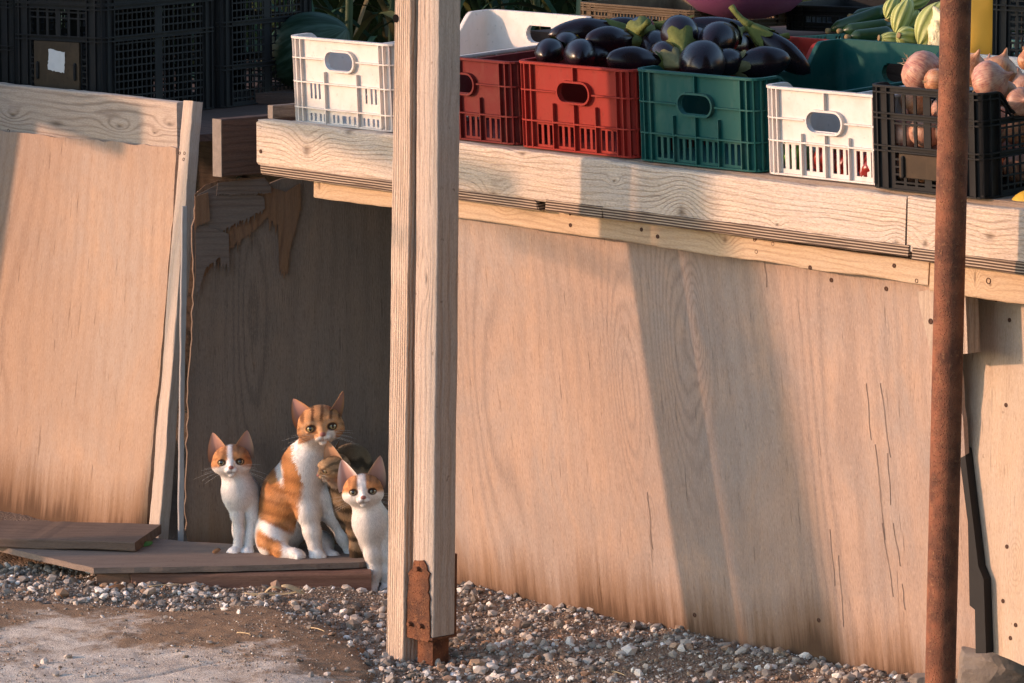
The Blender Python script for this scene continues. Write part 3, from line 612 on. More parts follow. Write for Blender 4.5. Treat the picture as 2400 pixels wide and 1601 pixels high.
xb = L2(985, 1462)[0]; obj('timber', plank(2.5 - xb, .065, .062, .003, .0010, 73, nx=120), WPM2, po, M2 @ T((xb, 0, 0)))
# iron strap: plate on the lit face wrapped under the foot and up the far face
sp2 = [L2(*p) for p in [(954, 1286), (975, 1286), (982, 1298), (984, 1310), (990, 1316), (986, 1330), (988, 1345), (985, 1360), (990, 1375), (988, 1395), (990, 1420), (990, 1462), (986, 1474), (938, 1462), (931, 1445), (931, 1400), (934, 1380), (940, 1360), (943, 1330), (940, 1316), (950, 1306)]]
brk = obj('iron_strap', plate(jag([(p[1], p[0]) for p in sp2], .006, .0012, 4), -.0045, -.0005), RUST, po, M2 @ Matrix(((0, 0, 1, 0), (0, 1, 0, 0), (1, 0, 0, 0), (0, 0, 0, 1))))
mb = MB(); box(mb, xb - .006, xb - .001, -.0044, .066, -.002, .052); box(mb, xb - .004, xb + .17, .0622, .0672, .001, .050)
obj('strap_foot', mb, RUST, brk, M2)
for p in [(962, 1306), (944, 1432), (969, 1437)]:
    q = L2(*p, -.004); mb = MB(); lathe(mb, [(.001, .009), (.0048, .009), (.0052, .004), (.0052, 0)], 8); obj('bolt', mb, RUST, brk, M2 @ T((q[0], -.0045, q[1])) @ Matrix.Rotation(PI / 2, 4, 'X'))
mb = MB(); box(mb, -.06, xb - .0065, .008, .054, .010, .056); obj('iron_foot', mb, RUST, po, M2)
mb = MB(); lathe(mb, [(.0085, .006), (.0085, .0012)], 14); q = LP(M1, 906, 42); hb = obj('knot_hole', mb, simple('black_hole', (.01, .008, .008), .9, .05), po, M1 @ T((q[0], 0.0048, q[1] - .004)) @ Matrix.Rotation(PI / 2, 4, 'X'))
# ------------------------------------------------------------------ rusty pipe
a_, b_ = Y(2196, -60, 9.0), Y(2157, 1640, 9.0); mb = MB(); tube(mb, [b_ + (a_ - b_) * t for t in np.linspace(-.12, 1.5, 60)], .0293, 40)
pi_ = obj('pipe', mb, rustmat('rusted_pipe', (.26, .100, .055), (.11, .048, .032), (.37, .18, .09), 70.0, .9), None, T(b_), True, T(b_)); tag(pi_, 'rusty brown iron pipe standing upright before the right end of the stall', 'pipe')
# ------------------------------------------------------------------ dark hedge added out of view on the right to block sky light
n = NT('dark_hedge'); v = n.obj(False); q = n.noise(v, 9.0, 6.0, .7); MHEDGE = n.out(n.mix(q, (.006, .012, .004), (.03, .05, .016)), .9, n.bump(q, 1.0, .05), .1)
mb = MB(); hx, hy = np.meshgrid(np.linspace(0, 1, 50), np.linspace(0, 1, 40), indexing='ij')
pp = np.stack([1.95 + .10 * fbm(hx * 9, hy * 7, 2.1, 3), 4.0 + 5.2 * hx, -.15 + 6.5 * hy], -1); ix = np.arange(hx.size).reshape(hx.shape); N_ = hx.size
pq = pp + np.array([.9, 0, 0]); V_ = np.concatenate([pp.reshape(-1, 3), pq.reshape(-1, 3)])
f1 = np.stack([ix[:-1, :-1], ix[:-1, 1:], ix[1:, 1:], ix[1:, :-1]], -1).reshape(-1, 4); F_ = [tuple(f) for f in f1] + [tuple(f[::-1] + N_) for f in f1]
for a_ in (ix[0], ix[-1], ix[:, 0], ix[:, -1]): F_ += [(a_[i], a_[i + 1], a_[i + 1] + N_, a_[i] + N_) for i in range(len(a_) - 1)]
mb.add(V_, F_); tag(obj('hedge', mb, MHEDGE, None, Matrix(), True), 'tall dark hedge added out of view on the right to block sky light', 'hedge')
# ------------------------------------------------------------------ unseen timber frame added beyond the left edge to throw the soft bars of shade
tr = thing('shade_trestle', 'unseen timber rails and boards added left of the stalls to cast shade', 'shade_trestle', T((-2.15, 10.8, 0)))
yc = lambda yt, xt: yt - .12 * (xt + 2.06)
for nm, x0, x1, y0, y1, z0, z1 in [('rail', -2.06, -2.03, yc(10.10, .03), yc(10.78, -.6), 1.315, 1.385), ('rail', -2.06, -2.03, yc(11.30, -.85), yc(11.9, -1.3), 1.115, 1.24), ('rail', -2.02, -2.0, yc(9.9, .2), yc(10.25, -.1), 1.215, 1.232), ('leg', -2.10, -2.065, 10.91, 10.93, -.1, 1.4), ('leg', -2.12, -2.065, yc(11.60, -1.2), 12.4, -.05, 1.6), ('shade_board', -2.20, -2.14, 9.43, 9.553, .46, 2.4), ('rail', -2.20, -2.14, 9.25, 12.4, 2.4, 2.46), ('leg', -2.20, -2.125, 12.1, 12.2, -.1, 2.4), ('shade_block', -2.062, -2.03, yc(10.69, -.65), yc(10.80, -.65), -.02, .45)]:  # added pieces, each placed out of view for the shade it casts
    mb = MB(); box(mb, x0, x1, y0, y1, z0, z1)
    if nm == 'shade_board': mb.v[0][:, 1] += np.where((mb.v[0][:, 2] < 1) & (mb.v[0][:, 1] < 9.5), -.15, 0)  # added board, tapered to widen and slant the shadow on the front panel
    obj(nm, mb, GREYW, tr, Matrix())
# ------------------------------------------------------------------ cats: one skin each, grown from a distance field
def smin(a, b, k):
    h = np.clip(.5 + .5 * (b - a) / k, 0, 1); return b + (a - b) * h - k * h * (1 - h)
def surface_nets(vol, org, h):
    ins = vol < 0; nx, ny, nz = vol.shape
    c = np.zeros((nx - 1, ny - 1, nz - 1), np.int32)
    for i in (0, 1):
        for j in (0, 1):
            for k in (0, 1): c += ins[i:nx - 1 + i, j:ny - 1 + j, k:nz - 1 + k]
    act = (c > 0) & (c < 8); idx = -np.ones(act.shape, np.int64); ci = np.argwhere(act); idx[act] = np.arange(len(ci))
    acc = np.zeros((len(ci), 3)); cnt = np.zeros(len(ci))
    cor = [(i, j, k) for i in (0, 1) for j in (0, 1) for k in (0, 1)]
    val = {q: vol[ci[:, 0] + q[0], ci[:, 1] + q[1], ci[:, 2] + q[2]] for q in cor}
    for q in cor:
        for ax in range(3):
            if q[ax] == 0:
                r = list(q); r[ax] = 1; r = tuple(r); a, b = val[q], val[r]; m = (a < 0) != (b < 0)
                t = np.where(m, a / np.where(np.abs(a - b) < 1e-12, 1, a - b), 0); p = np.tile(np.array(q, float), (len(ci), 1)); p[:, ax] += t
                acc += np.where(m[:, None], p, 0); cnt += m
    V = (ci + acc / cnt[:, None]) * h + org; F = []
    for ax in range(3):
        a, b = [k for k in range(3) if k != ax]
        s0 = [slice(None)] * 3; s1 = [slice(None)] * 3; s0[ax] = slice(0, -1); s1[ax] = slice(1, None)
        e = ins[tuple(s0)] != ins[tuple(s1)]; P = np.argwhere(e)
        P = P[(P[:, a] > 0) & (P[:, b] > 0) & (P[:, a] < vol.shape[a] - 1) & (P[:, b] < vol.shape[b] - 1)]
        def at(da, db):
            q = P.copy(); q[:, a] += da; q[:, b] += db; return idx[q[:, 0], q[:, 1], q[:, 2]]
        quad = np.stack([at(-1, -1), at(0, -1), at(0, 0), at(-1, 0)], 1)
        flip = ins[P[:, 0], P[:, 1], P[:, 2]]
        if ax == 1: flip = ~flip
        quad[~flip] = quad[~flip][:, ::-1]; F.append(quad)
    F = np.concatenate(F); return V, F[(F >= 0).all(1)]
class Field:
    def __init__(s, lo, hi, h):
        s.lo = np.array(lo, float); s.h = h; s.n = np.ceil((np.array(hi) - s.lo) / h).astype(int) + 1
        s.ax = [s.lo[i] + h * np.arange(s.n[i]) for i in range(3)]; s.v = np.full(s.n, .05)
    def sub(s, lo, hi):
        sl = tuple(slice(max(0, int((lo[i] - s.lo[i]) / s.h) - 1), max(0, min(s.n[i], int((hi[i] - s.lo[i]) / s.h) + 2))) for i in range(3))
        X, Yy, Z = np.meshgrid(*[s.ax[i][sl[i]] for i in range(3)], indexing='ij'); return sl, np.stack([X, Yy, Z], -1)
    def put(s, sl, d, k, cut=False):
        if d.size == 0: return
        s.v[sl] = -smin(-s.v[sl], d, k) if cut else smin(s.v[sl], d, k)
    def cone(s, a, b, ra, rb, k=.015):
        a, b = np.asarray(a, float), np.asarray(b, float); m = max(ra, rb) + k + .02
        sl, P = s.sub(np.minimum(a, b) - m, np.maximum(a, b) + m); ba = b - a
        t = np.clip(((P - a) @ ba) / (ba @ ba + 1e-12), 0, 1); d = np.linalg.norm(P - a - t[..., None] * ba, axis=-1) - (ra + (rb - ra) * t); s.put(sl, d, k)
    def chain(s, pts, k=.015):
        for (a, ra), (b, rb) in zip(pts[:-1], pts[1:]): s.cone(a, b, ra, rb, k)
    def ell(s, c, r, A=None, k=.012, cut=False):
        c, r = np.asarray(c, float), np.asarray(r, float); m = r.max() + k + .02; sl, P = s.sub(c - m, c + m); q = P - c
        if A is not None: q = q @ A                                   # columns of A: the ellipsoid's own axes
        k0 = np.linalg.norm(q / r, axis=-1); k1 = np.linalg.norm(q / r ** 2, axis=-1) + 1e-9; s.put(sl, k0 * (k0 - 1) / k1, k, cut)
def C(zx, zy, y):
    """point at depth y whose picture lies at (zx, zy) of the close-up used to measure the cats"""
    return Y((440 + zx / 2.904) / K, (880 + zy / 2.904) / K, y)
def close_up(P, y0):
    """(zx, zy) of points after flattening them to the upright plane y = y0"""
    Q = P.copy(); Q[:, 1] = y0; Q = Q - CAM; w = Q @ FW
    return (1200 + FPX * (Q @ RT) / w - 440) * 2.904, (800.5 - FPX * (Q @ UPV) / w - 880) * 2.904
WHITE, ORANGE, DKOR, PINK = np.array([.92, .89, .86]), np.array([.62, .28, .10]), np.array([.34, .135, .05]), np.array([.55, .26, .21])
def blob(x, y, cx, cy, rx, ry, rot=0, soft=.35):
    c, s_ = math.cos(math.radians(rot)), math.sin(math.radians(rot)); u = ((x - cx) * c + (y - cy) * s_) / rx; v = (-(x - cx) * s_ + (y - cy) * c) / ry
    return 1 - sstep(1 - soft, 1 + soft, np.sqrt(u * u + v * v))
def lerp(c, m, col): return c + (np.asarray(col) - c) * np.clip(m, 0, 1)[:, None]
m_fur = NT('cat_coat'); at = m_fur.n('ShaderNodeAttribute', attribute_name='col'); m_skin = m_fur.out(at.outputs['Color'], .75, None, .15); m_skin.node_tree.nodes['Principled BSDF'].inputs['Sheen Weight'].default_value = .05
def eye_mat(name, iris, rx, ry):
    n = NT(name); v = n.obj(False); x, y, z = n.xyz(v)[:3]
    r = n.math('SQRT', n.math('ADD', n.math('POWER', n.math('DIVIDE', x, rx), 2.0), n.math('POWER', n.math('DIVIDE', z, ry), 2.0)))
    R = n.math('SQRT', n.math('ADD', n.math('MULTIPLY', x, x), n.math('MULTIPLY', z, z)))
    c = n.mix(n.ramp(R, .35, .95), iris, tuple(q * .45 for q in iris)); c = n.mix(n.ramp(r, .9, 1.1, 1, 0), c, (.004, .004, .004)); c = n.mix(n.ramp(R, .80, .90), c, (.01, .008, .006))
    m = n.out(c, .06, None, .6); n.b.inputs['Coat Weight'].default_value = 1.0; n.b.inputs['Coat Roughness'].default_value = .03; return m
def unit(v): v = np.asarray(v, float); return v / np.linalg.norm(v)
class Head:
    def __init__(s, c, fwd, s_, roll=0):
        s.c = np.asarray(c, float); s.s = s_; f = unit(fwd); r = unit(np.cross((0, 0, 1), f)); u = np.cross(f, r)
        a = math.radians(roll); s.r = r * math.cos(a) + u * math.sin(a); s.u = u * math.cos(a) - r * math.sin(a); s.f = f
        s.A = np.stack([s.r, s.f, s.u], 1)
    def p(s, x, y, z): return s.c + s.s * (s.r * x + s.f * y + s.u * z)
    def loc(s, P): return (P - s.c) @ s.A / s.s
    def build(s, F, kit=0.0):
        q = s.s; e = lambda c, r, k, cut=False: F.ell(s.p(*c), np.array(r) * q, s.A, k * q, cut)
        e((0, -.12, .10), (.88, .90, .74), .2); e((0, -.35, .22), (.80, .70, .66), .2)
        for sx in (-1, 1):
            e((sx * .51, .05, -.08), (.42, .44, .34), .20); e((sx * .15, .71, -.34), (.175, .25, .14), .07); e((sx * .40, .45, .32), (.34, .34, .22), .22)
        F.cone(s.p(0, .46, .34), s.p(0, .95, -.16), .25 * q, .12 * q, .16 * q); e((0, 1.02, -.20), (.10, .08, .07), .05); e((0, .58, -.54), (.16, .20, .13), .12)
        for sx in (-1, 1):
            e((sx * .43, .84, .06), (.17, .16, .12), .08, True)
        for sx in (-1, 1):
            F.cone(s.p(sx * .22, .75, .10), s.p(sx * .45, .73, .235), .055 * q, .075 * q, .05 * q); F.cone(s.p(sx * .45, .73, .235), s.p(sx * .64, .57, .12), .075 * q, .05 * q, .05 * q); F.cone(s.p(sx * .25, .74, -.05), s.p(sx * .58, .58, -.08), .04 * q, .05 * q, .05 * q)
    def eyes(s): return [(s.p(sx * .425, .565, .065), unit(s.f + s.r * sx * .25)) for sx in (-1, 1)]
    def ear(s, side, tip, w=.36, base=(.56, -.05, .60), fwd=(0, 1, .1), inner=PINK, outer=ORANGE, edge=WHITE, n=11, m=12):
        """a cupped ear shell: outer and inner sheet; tip in world space"""
        b = s.p(side * base[0], base[1], base[2]); up = np.asarray(tip, float) - b; Ht = np.linalg.norm(up); up /= Ht
        fw = unit(s.A @ np.array(fwd)); sd = unit(np.cross(fw, up)); fw = np.cross(up, sd); W_ = w * s.s; V, Cc = [], []
        for lay in (0, 1):
            for j in range(m + 1):
                h = j / m
                for i in range(n + 1):
                    a = -1 + 2 * i / n; hw = W_ * ((1 - h) ** .72) * (1.0 + .10 * math.sin(PI * h)) + .0006
                    cup = (.42 * W_ * (1 - a * a) * (1 - h) ** .6) + (.010 * s.s / .05 * h * h)
                    p = b + up * (Ht * h - (.10 * Ht if j == 0 else 0)) + sd * (a * hw) - fw * cup + fw * (.0016 if lay == 0 else -.0012) * (1 - .7 * abs(a))
                    V.append(p); t = np.clip((abs(a) - .55) / .4, 0, 1)
                    Cc.append((inner * (1 - t) + (edge * .9) * t) * (.50 + .50 * min(1, h * 1.6)) if lay == 0 else outer)
        V, Cc = np.array(V), np.array(Cc); N = (n + 1) * (m + 1); F = []
        for lay in (0, 1):
            for j in range(m):
                for i in range(n):
                    f = [lay * N + j * (n + 1) + i, lay * N + j * (n + 1) + i + 1, lay * N + (j + 1) * (n + 1) + i + 1, lay * N + (j + 1) * (n + 1) + i]
                    F.append(f if lay == 1 else f[::-1])
        for j in range(m):
            for i in (0, n):
                f = [j * (n + 1) + i, (j + 1) * (n + 1) + i, N + (j + 1) * (n + 1) + i, N + j * (n + 1) + i]; F.append(f if i == 0 else f[::-1])
        return V, np.array(F), Cc
def vnormals(V, F):
    n_ = np.cross(V[F[:, 2]] - V[F[:, 0]], V[F[:, 3]] - V[F[:, 1]]); N = np.zeros_like(V)
    for i in range(4): np.add.at(N, F[:, i], n_)
    return N / (np.linalg.norm(N, axis=1)[:, None] + 1e-12)
def fur(V, F, N, Cv, count, length, comb, lenfn, seed, wid=.00055):
    """thin bent blades of hair rooted all over the skin"""
    r_ = np.random.default_rng(seed); a = V[F]; area = np.linalg.norm(np.cross(a[:, 2] - a[:, 0], a[:, 3] - a[:, 1]), axis=1)
    fi = r_.choice(len(F), count, p=area / area.sum()); u, v = r_.random(count)[:, None], r_.random(count)[:, None]
    bl = lambda X: (X[F[fi, 0]] * (1 - u) + X[F[fi, 1]] * u) * (1 - v) + (X[F[fi, 3]] * (1 - u) + X[F[fi, 2]] * u) * v
    P, n_, c = bl(V), bl(N), bl(Cv); n_ /= np.linalg.norm(n_, axis=1)[:, None] + 1e-9
    g = comb(P) + .35 * r_.normal(size=P.shape); g -= n_ * (g * n_).sum(1)[:, None]; g /= np.linalg.norm(g, axis=1)[:, None] + 1e-9
    L = length * lenfn(P) * r_.uniform(.6, 1.25, count); keep = L > 1e-4; P, n_, c, g, L = P[keep], n_[keep], c[keep], g[keep], L[keep, None]; m = len(P)
    side = np.cross(n_, g); w = wid * r_.uniform(.6, 1.2, (m, 1))
    p1 = P + (n_ * .22 + g * .45) * L; p2 = P + (n_ * .30 + g * 1.0) * L; P = P - n_ * .001
    Vv = np.stack([P - side * w, P + side * w, p1 - side * w * .8, p1 + side * w * .8, p2], 1).reshape(-1, 3)
    o = (np.arange(m) * 5)[:, None]; Fq = np.concatenate([o + [0, 3, 1], o + [0, 2, 3], o + [2, 4, 3]], 0)
    cc = np.repeat(c * r_.uniform(.80, 1.20, (m, 1)), 5, 0); nn = np.repeat(unit_rows(n_ + .25 * g), 5, 0)
    return Vv, Fq, cc, nn
def unit_rows(a): return a / (np.linalg.norm(a, axis=1)[:, None] + 1e-12)
def whiskers(H, col, seed, n=6, L=1.35):
    r_ = random.Random(seed); mb = MB()
    for sx in (-1, 1):
        for i in range(n):
            b = H.p(sx * r_.uniform(.18, .34), .86 - .12 * (i % 2), -.30 - .045 * (i - n / 2) * .7); d = unit(H.r * sx * 1.0 + H.f * r_.uniform(-.1, .25) + H.u * (.28 - .11 * i + r_.uniform(-.06, .06))); ln = L * H.s * r_.uniform(.7, 1.15)
            tube(mb, [b + d * ln * t - np.array([0, 0, 1]) * ln * .22 * t * t for t in (0, .25, .5, .75, 1)], [.00016, .00016, .00014, .00011, .00005], 4)
    return mb
m_wh = simple('white_whisker', (.8, .76, .7), .5, .3, .05)
def make_cat(name, label, base, Fd, H, ears, colour, fcount, flen, comb, y0, eye, eyer, seed, noeye=(), smooth=1):
    V, F = surface_nets(Fd.v, Fd.lo, Fd.h)
    for _ in range(smooth):                                           # one gentle relaxation of the grid steps
        S_ = np.zeros_like(V); n_ = np.zeros(len(V))
        for i in range(4):
            a, b = F[:, i], F[:, (i + 1) % 4]
            np.add.at(S_, a, V[b]); np.add.at(n_, a, 1)
        V = V * .5 + .5 * S_ / np.maximum(n_, 1)[:, None]
    N = vnormals(V, F); zx, zy = close_up(V, y0); Cv = colour(V, N, zx, zy)
    q = H.loc(V); nose = blob(q[:, 0], q[:, 2], 0, -.20, .135, .095, 0, .2) * (q[:, 1] > .75); Cv = lerp(Cv, nose, (.30, .13, .12))
    mouth = np.exp(-((np.abs(q[:, 2] + .44 - .16 * np.abs(q[:, 0])) / .028) ** 2)) * (np.abs(q[:, 0]) < .26) * (q[:, 1] > .55); Cv = lerp(Cv,   .45 * mouth, (.20, .09, .07))
    phil = np.exp(-(q[:, 0] / .02) ** 2) * (q[:, 2] < -.26) * (q[:, 2] > -.45) * (q[:, 1] > .7); Cv = lerp(Cv, .5 * phil, (.22, .10, .08))
    for sx in (-1, 1):
        rr = np.sqrt(((q[:, 0] - sx * .43) / 1.25) ** 2 + (q[:, 2] - .06) ** 2); Cv = lerp(Cv, (1 - sstep(.15, .20, rr)) * (q[:, 1] > .2), (.05, .028, .018))
    sV, sF, sC = [V], [F], [Cv]; n0 = len(V); EV = []
    for e in ears:
        v, f, c = H.ear(*e[:2], **e[2]); sV.append(v); sF.append(f + n0); sC.append(c); n0 += len(v); EV.append((v, f, c))
    root = thing(name, label, 'cat', T(base))
    obj('body', (np.concatenate(sV), np.concatenate(sF), np.concatenate(sC)), m_skin, root, None, True, WORLD[root.name])
    def lenfn(P):
        q = H.loc(P); l = np.ones(len(P)); hd = (np.abs(q) < (1.05, 1.2, 1.0)).all(1); l[hd] = .55
        face = (q[:, 1] > .25) & hd; l[face] = .34; l[(q[:, 1] > .82) & hd & (np.abs(q[:, 0]) < .2) & (np.abs(q[:, 2] + .2) < .14)] = 0
        for sx in (-1, 1):
            rr = np.sqrt(((q[:, 0] - sx * .43) / 1.3) ** 2 + (q[:, 2] - .06) ** 2); l[(rr < .215) & (q[:, 1] > .2) & hd] = 0
        z = P[:, 2] - base[2]; l *= np.where(z < .03, .45, np.where(z < .09, .7, 1.0)); return l
    fv, ff, fc, fn = fur(V, F, N, Cv, fcount, flen, comb, lenfn, seed)
    me_o = obj('fur', (fv, ff, fc), m_skin, root, None, True, WORLD[root.name]); me_o.data.normals_split_custom_set_from_vertices([tuple(x) for x in fn])
    em = eye_mat(name + '_iris', eye[0], eye[1], eye[2])
    for i, (p, d) in enumerate(H.eyes()):
        if i in noeye: continue
        mb = MB(); V1, F1 = ico(3); mb.add(V1, [tuple(f) for f in F1])
        Me = frame(p, x=np.cross(d, H.u), y=d)
        o = obj('eye', mb, em, root, Me @ Matrix.Diagonal((eyer * H.s, eyer * H.s, eyer * H.s, 1)), True)
    obj('whiskers', whiskers(H, None, seed), m_wh, root, None, True, WORLD[root.name])
    return root
def paw(F, c, r, fwd, toes=4):
    c = np.asarray(c, float); f = unit(fwd); s_ = np.cross(f, (0, 0, 1)); F.ell(c, (r, r, r * .72), None, .008)
    for i in range(toes):
        t = (i - (toes - 1) / 2) / max(1, (toes - 1) / 2); F.ell(c + f * r * (.80 - .22 * abs(t)) + s_ * r * .68 * t + np.array([0, 0, -r * .22]), (r * .34, r * .42, r * .46), None, .0022)
def wav(V, f, ax, n_=0): return .5 + .5 * np.sin(f * (V @ np.asarray(ax, float)) + n_)
def n3(V, s_, k=0): return fbm(V[:, 0] + .7 * V[:, 1], V[:, 2] - .5 * V[:, 1], s_, k)
HV = .0022
# ---- mother: orange and white, sitting
yA = 10.675; zg = .042
F = Field(C(430, 1275, yA) - (0, .14, .02), C(1170, 90, yA) + (0, .19, .02), HV)
H = Head(C(905, 358, yA - .02), (.10, -1, .10), .0555, 6)
H.build(F)
c_ = lambda x, y, dy=0: C(x, y, yA + dy)
F.chain([(c_(860, 470, .02), .034), (c_(800, 610, .035), .044), (c_(700, 800, .06), .056), (c_(625, 1010, .08), .062)], .03)
F.ell(c_(800, 700, .012), (.034, .038, .060), None, .03); F.ell(c_(870, 860, .03), (.030, .036, .045), None, .03)
F.ell(c_(610, 1080, .06), (.044, .075, .052), None, .025); F.ell(c_(560, 1120, .02), (.028, .052, .040), None, .02)
F.chain([(c_(605, 1140, -.01), .022), (c_(640, 1205, -.035), .014), (c_(720, 1218, -.05), .013)], .015); paw(F, c_(748, 1222, -.052), .0155, (.75, -.6, 0))
F.chain([(c_(790, 800, .0), .027), (c_(818, 930, -.012), .022), (c_(846, 1060, -.022), .0165), (c_(868, 1180, -.03), .0145)], .015); paw(F, c_(884, 1226, -.038), .0185, (.15, -1, 0))
F.chain([(c_(950, 820, .02), .026), (c_(1000, 960, .02), .020), (c_(1062, 1100, .015), .0135), (c_(1098, 1190, .012), .012)], .015); paw(F, c_(1112, 1232, .008), .015, (.2, -1, 0))
F.chain([(c_(905, 1150, .06), .03), (c_(950, 1215, .0), .014)], .02); paw(F, c_(985, 1226, -.012), .0155, (.35, -1, 0))
F.chain([(c_(560, 1190, .11), .018), (c_(510, 1225, .07), .013), (c_(545, 1238, .0), .011)], .01)
def colA(V, N, x, y):
    c = np.tile(WHITE, (len(V), 1)); nz = .06 * n3(V, 60, 1)
    side = (blob(x, y, 640, 720, 150, 300, 8, .16 + 0) + blob(x, y, 680, 960, 105, 110, 0, .25) + blob(x, y, 560, 880, 95, 130, 0, .2) + blob(x, y, 545, 1105, 75, 85, 0, .25) + blob(x, y, 590, 1160, 60, 90, 0, .25))
    back = sstep(.04, .075, V[:, 1] - yA) * (y > 430) * (x < 900)
    og = np.clip(side + back, 0, 1) * (x < 760 + 40 * np.sin(y * .01))
    og *= 1 - blob(x, y, 632, 640, 26, 95, -12, .4); og *= 1 - blob(x, y, 625, 510, 24, 55, 45, .4); og *= 1 - blob(x, y, 590, 1055, 120, 34, 27, .35); og *= 1 - blob(x, y, 515, 1200, 40, 45, 0, .4)
    og = np.clip(og, 0, 1); st = wav(V, 210, (.35, .2, .9), 2 * n3(V, 25, 4)) ** 2
    c = lerp(c, og * (1 + nz), ORANGE); c = lerp(c, og * st * .7, DKOR); c = lerp(c, og * .4 * sstep(.3, .9, n3(V, 40, 9)), (.62, .36, .17))
    q = H.loc(V); hd = q[:, 2] > -.75 + .0 * q[:, 1]; fc = (np.linalg.norm(q / (1.15, 1.3, 1.1), axis=1) < 1.05)
    ho = fc * sstep(-.46, -.30, q[:, 2] + .30 * np.abs(q[:, 0]) - .12) * (1 - blob(q[:, 0], q[:, 2], .34, -.26, .20, .20, 0, .3) * (q[:, 1] > .2)) * (1 - blob(q[:, 0], q[:, 2], 0, -.46, .30, .17, 0, .25) * (q[:, 1] > .3))
    ho = np.maximum(ho, fc * (q[:, 1] < -.1) * (q[:, 2] > -.5)); c = lerp(c, ho, (.60, .30, .13))
    stripe = np.clip((np.sin(q[:, 0] * 17 + 1.2 * np.sin(q[:, 2] * 5)) - .15) * 1.6, 0, 1) * sstep(.22, .42, q[:, 2]) * (q[:, 1] > -.5); c = lerp(c, ho * stripe * .9, (.13, .05, .02))
    ck = np.clip((np.sin((q[:, 2] + .35 * np.abs(q[:, 0])) * 20) - .2) * 1.5, 0, 1) * sstep(.5, .75, np.abs(q[:, 0])) * (q[:, 2] < .25); c = lerp(c, ho * ck * .6, (.20, .085, .035))
    ring = np.exp(-((np.sqrt(((np.abs(q[:, 0]) - .43) / 1.25) ** 2 + (q[:, 2] - .06) ** 2) - .27) / .05) ** 2) * (q[:, 1] > .2); c = lerp(c, ho * ring * .5, (.62, .42, .27))
    return c
combA = lambda P: np.array([0, .15, -1.0]) + np.where((P[:, 2] > zg + .30)[:, None], (P - H.c) * 6 + np.array([0, .6, .3]), 0) + np.where((P[:, 0] < c_(740, 0, 0)[0])[:, None], np.array([-.45, .2, 0]), 0)
OE = np.array([.42, .20, .085])
cA = make_cat('cat', 'orange and white mother cat sitting tallest among the kittens', c_(760, 1250), F, H,
    [(-1, C(708, 158, yA - .005), dict(w=.50, base=(.60, -.05, .40), fwd=(-.30, 1, .05), outer=OE, inner=np.array([.42, .22, .17]), edge=np.array([.50, .26, .12]))), (1, C(1082, 118, yA + .0), dict(w=.46, base=(.62, -.05, .42), fwd=(.95, .6, .05), outer=OE, inner=np.array([.42, .22, .17]), edge=np.array([.50, .26, .12])))],
    colA, 95000, .0110, combA, yA, ((.36, .31, .14), .34, .58), .178, 1)
# ---- kitten on the left, orange and white, sitting half turned
yB = 10.725
F = Field(C(130, 1265, yB) - (0, .10, .02), C(600, 360, yB) + (0, .17, .02), HV)
H = Head(C(298, 598, yB - .01), (.02, -1, .16), .0475, 3); H.build(F)
c_ = lambda x, y, dy=0: C(x, y, yB + dy)
F.chain([(c_(325, 690, .015), .028), (c_(360, 790, .02), .036), (c_(430, 890, .07), .040), (c_(440, 1030, .10), .044)], .025)
F.ell(c_(345, 790, .0), (.028, .028, .042), None, .02)
F.ell(c_(432, 1080, .10), (.036, .045, .046), None, .02)
F.chain([(c_(312, 850, -.0), .018), (c_(338, 950, -.006), .0128), (c_(350, 1070, -.012), .0100), (c_(340, 1165, -.02), .0098)], .008); paw(F, c_(314, 1198, -.03), .0138, (-.45, -1, 0))
F.chain([(c_(428, 850, .005), .018), (c_(440, 960, .0), .0128), (c_(430, 1080, -.008), .0102), (c_(414, 1165, -.015), .0100)], .008); paw(F, c_(408, 1202, -.026), .0145, (.05, -1, 0))
def kit_face(H, V, c, blaze, cols, low=-.18, side=None):
    q = H.loc(V); fc = np.linalg.norm(q / (1.15, 1.3, 1.1), axis=1) < 1.05
    w = blaze + .34 * sstep(.25, -.15, q[:, 2]) + .5 * sstep(-.1, -.4, q[:, 2])
    ho = fc * sstep(low - .1, low + .12, q[:, 2]) * np.where(q[:, 1] > .0, sstep(w - .05, w + .07, np.abs(q[:, 0] + .03)), 1) * (q[:, 2] > -.5)
    if side is not None: ho *= side(q)
    c = lerp(c, ho, cols[0]); st = np.clip((np.sin(q[:, 0] * 20 + 1.0 * np.sin(q[:, 2] * 4)) - .1) * 1.5, 0, 1) * sstep(.28, .5, q[:, 2]); c = lerp(c, ho * st * .6, cols[1])
    ck = np.clip((np.sin((q[:, 2] + .3 * np.abs(q[:, 0])) * 17) - .3) * 1.5, 0, 1) * sstep(.55, .75, np.abs(q[:, 0])) * (q[:, 2] < .3); c = lerp(c, ho * ck * .5, cols[1]); return c
def colB(V, N, x, y):
    c = np.tile(WHITE * np.array([.97, .98, 1.0]), (len(V), 1))
    c = lerp(c, sstep(480, 540, x) * sstep(1000, 700, y) * (y > 560) * .9, ORANGE * .8)
    return kit_face(H, V, c, .10, ((.56, .26, .11), (.24, .10, .045)))
combK = lambda P: np.array([0, .1, -1.0]) + np.where((np.linalg.norm(P - H.c, axis=1) < .06)[:, None], (P - H.c) * 14 + np.array([0, .5, .4]), 0)
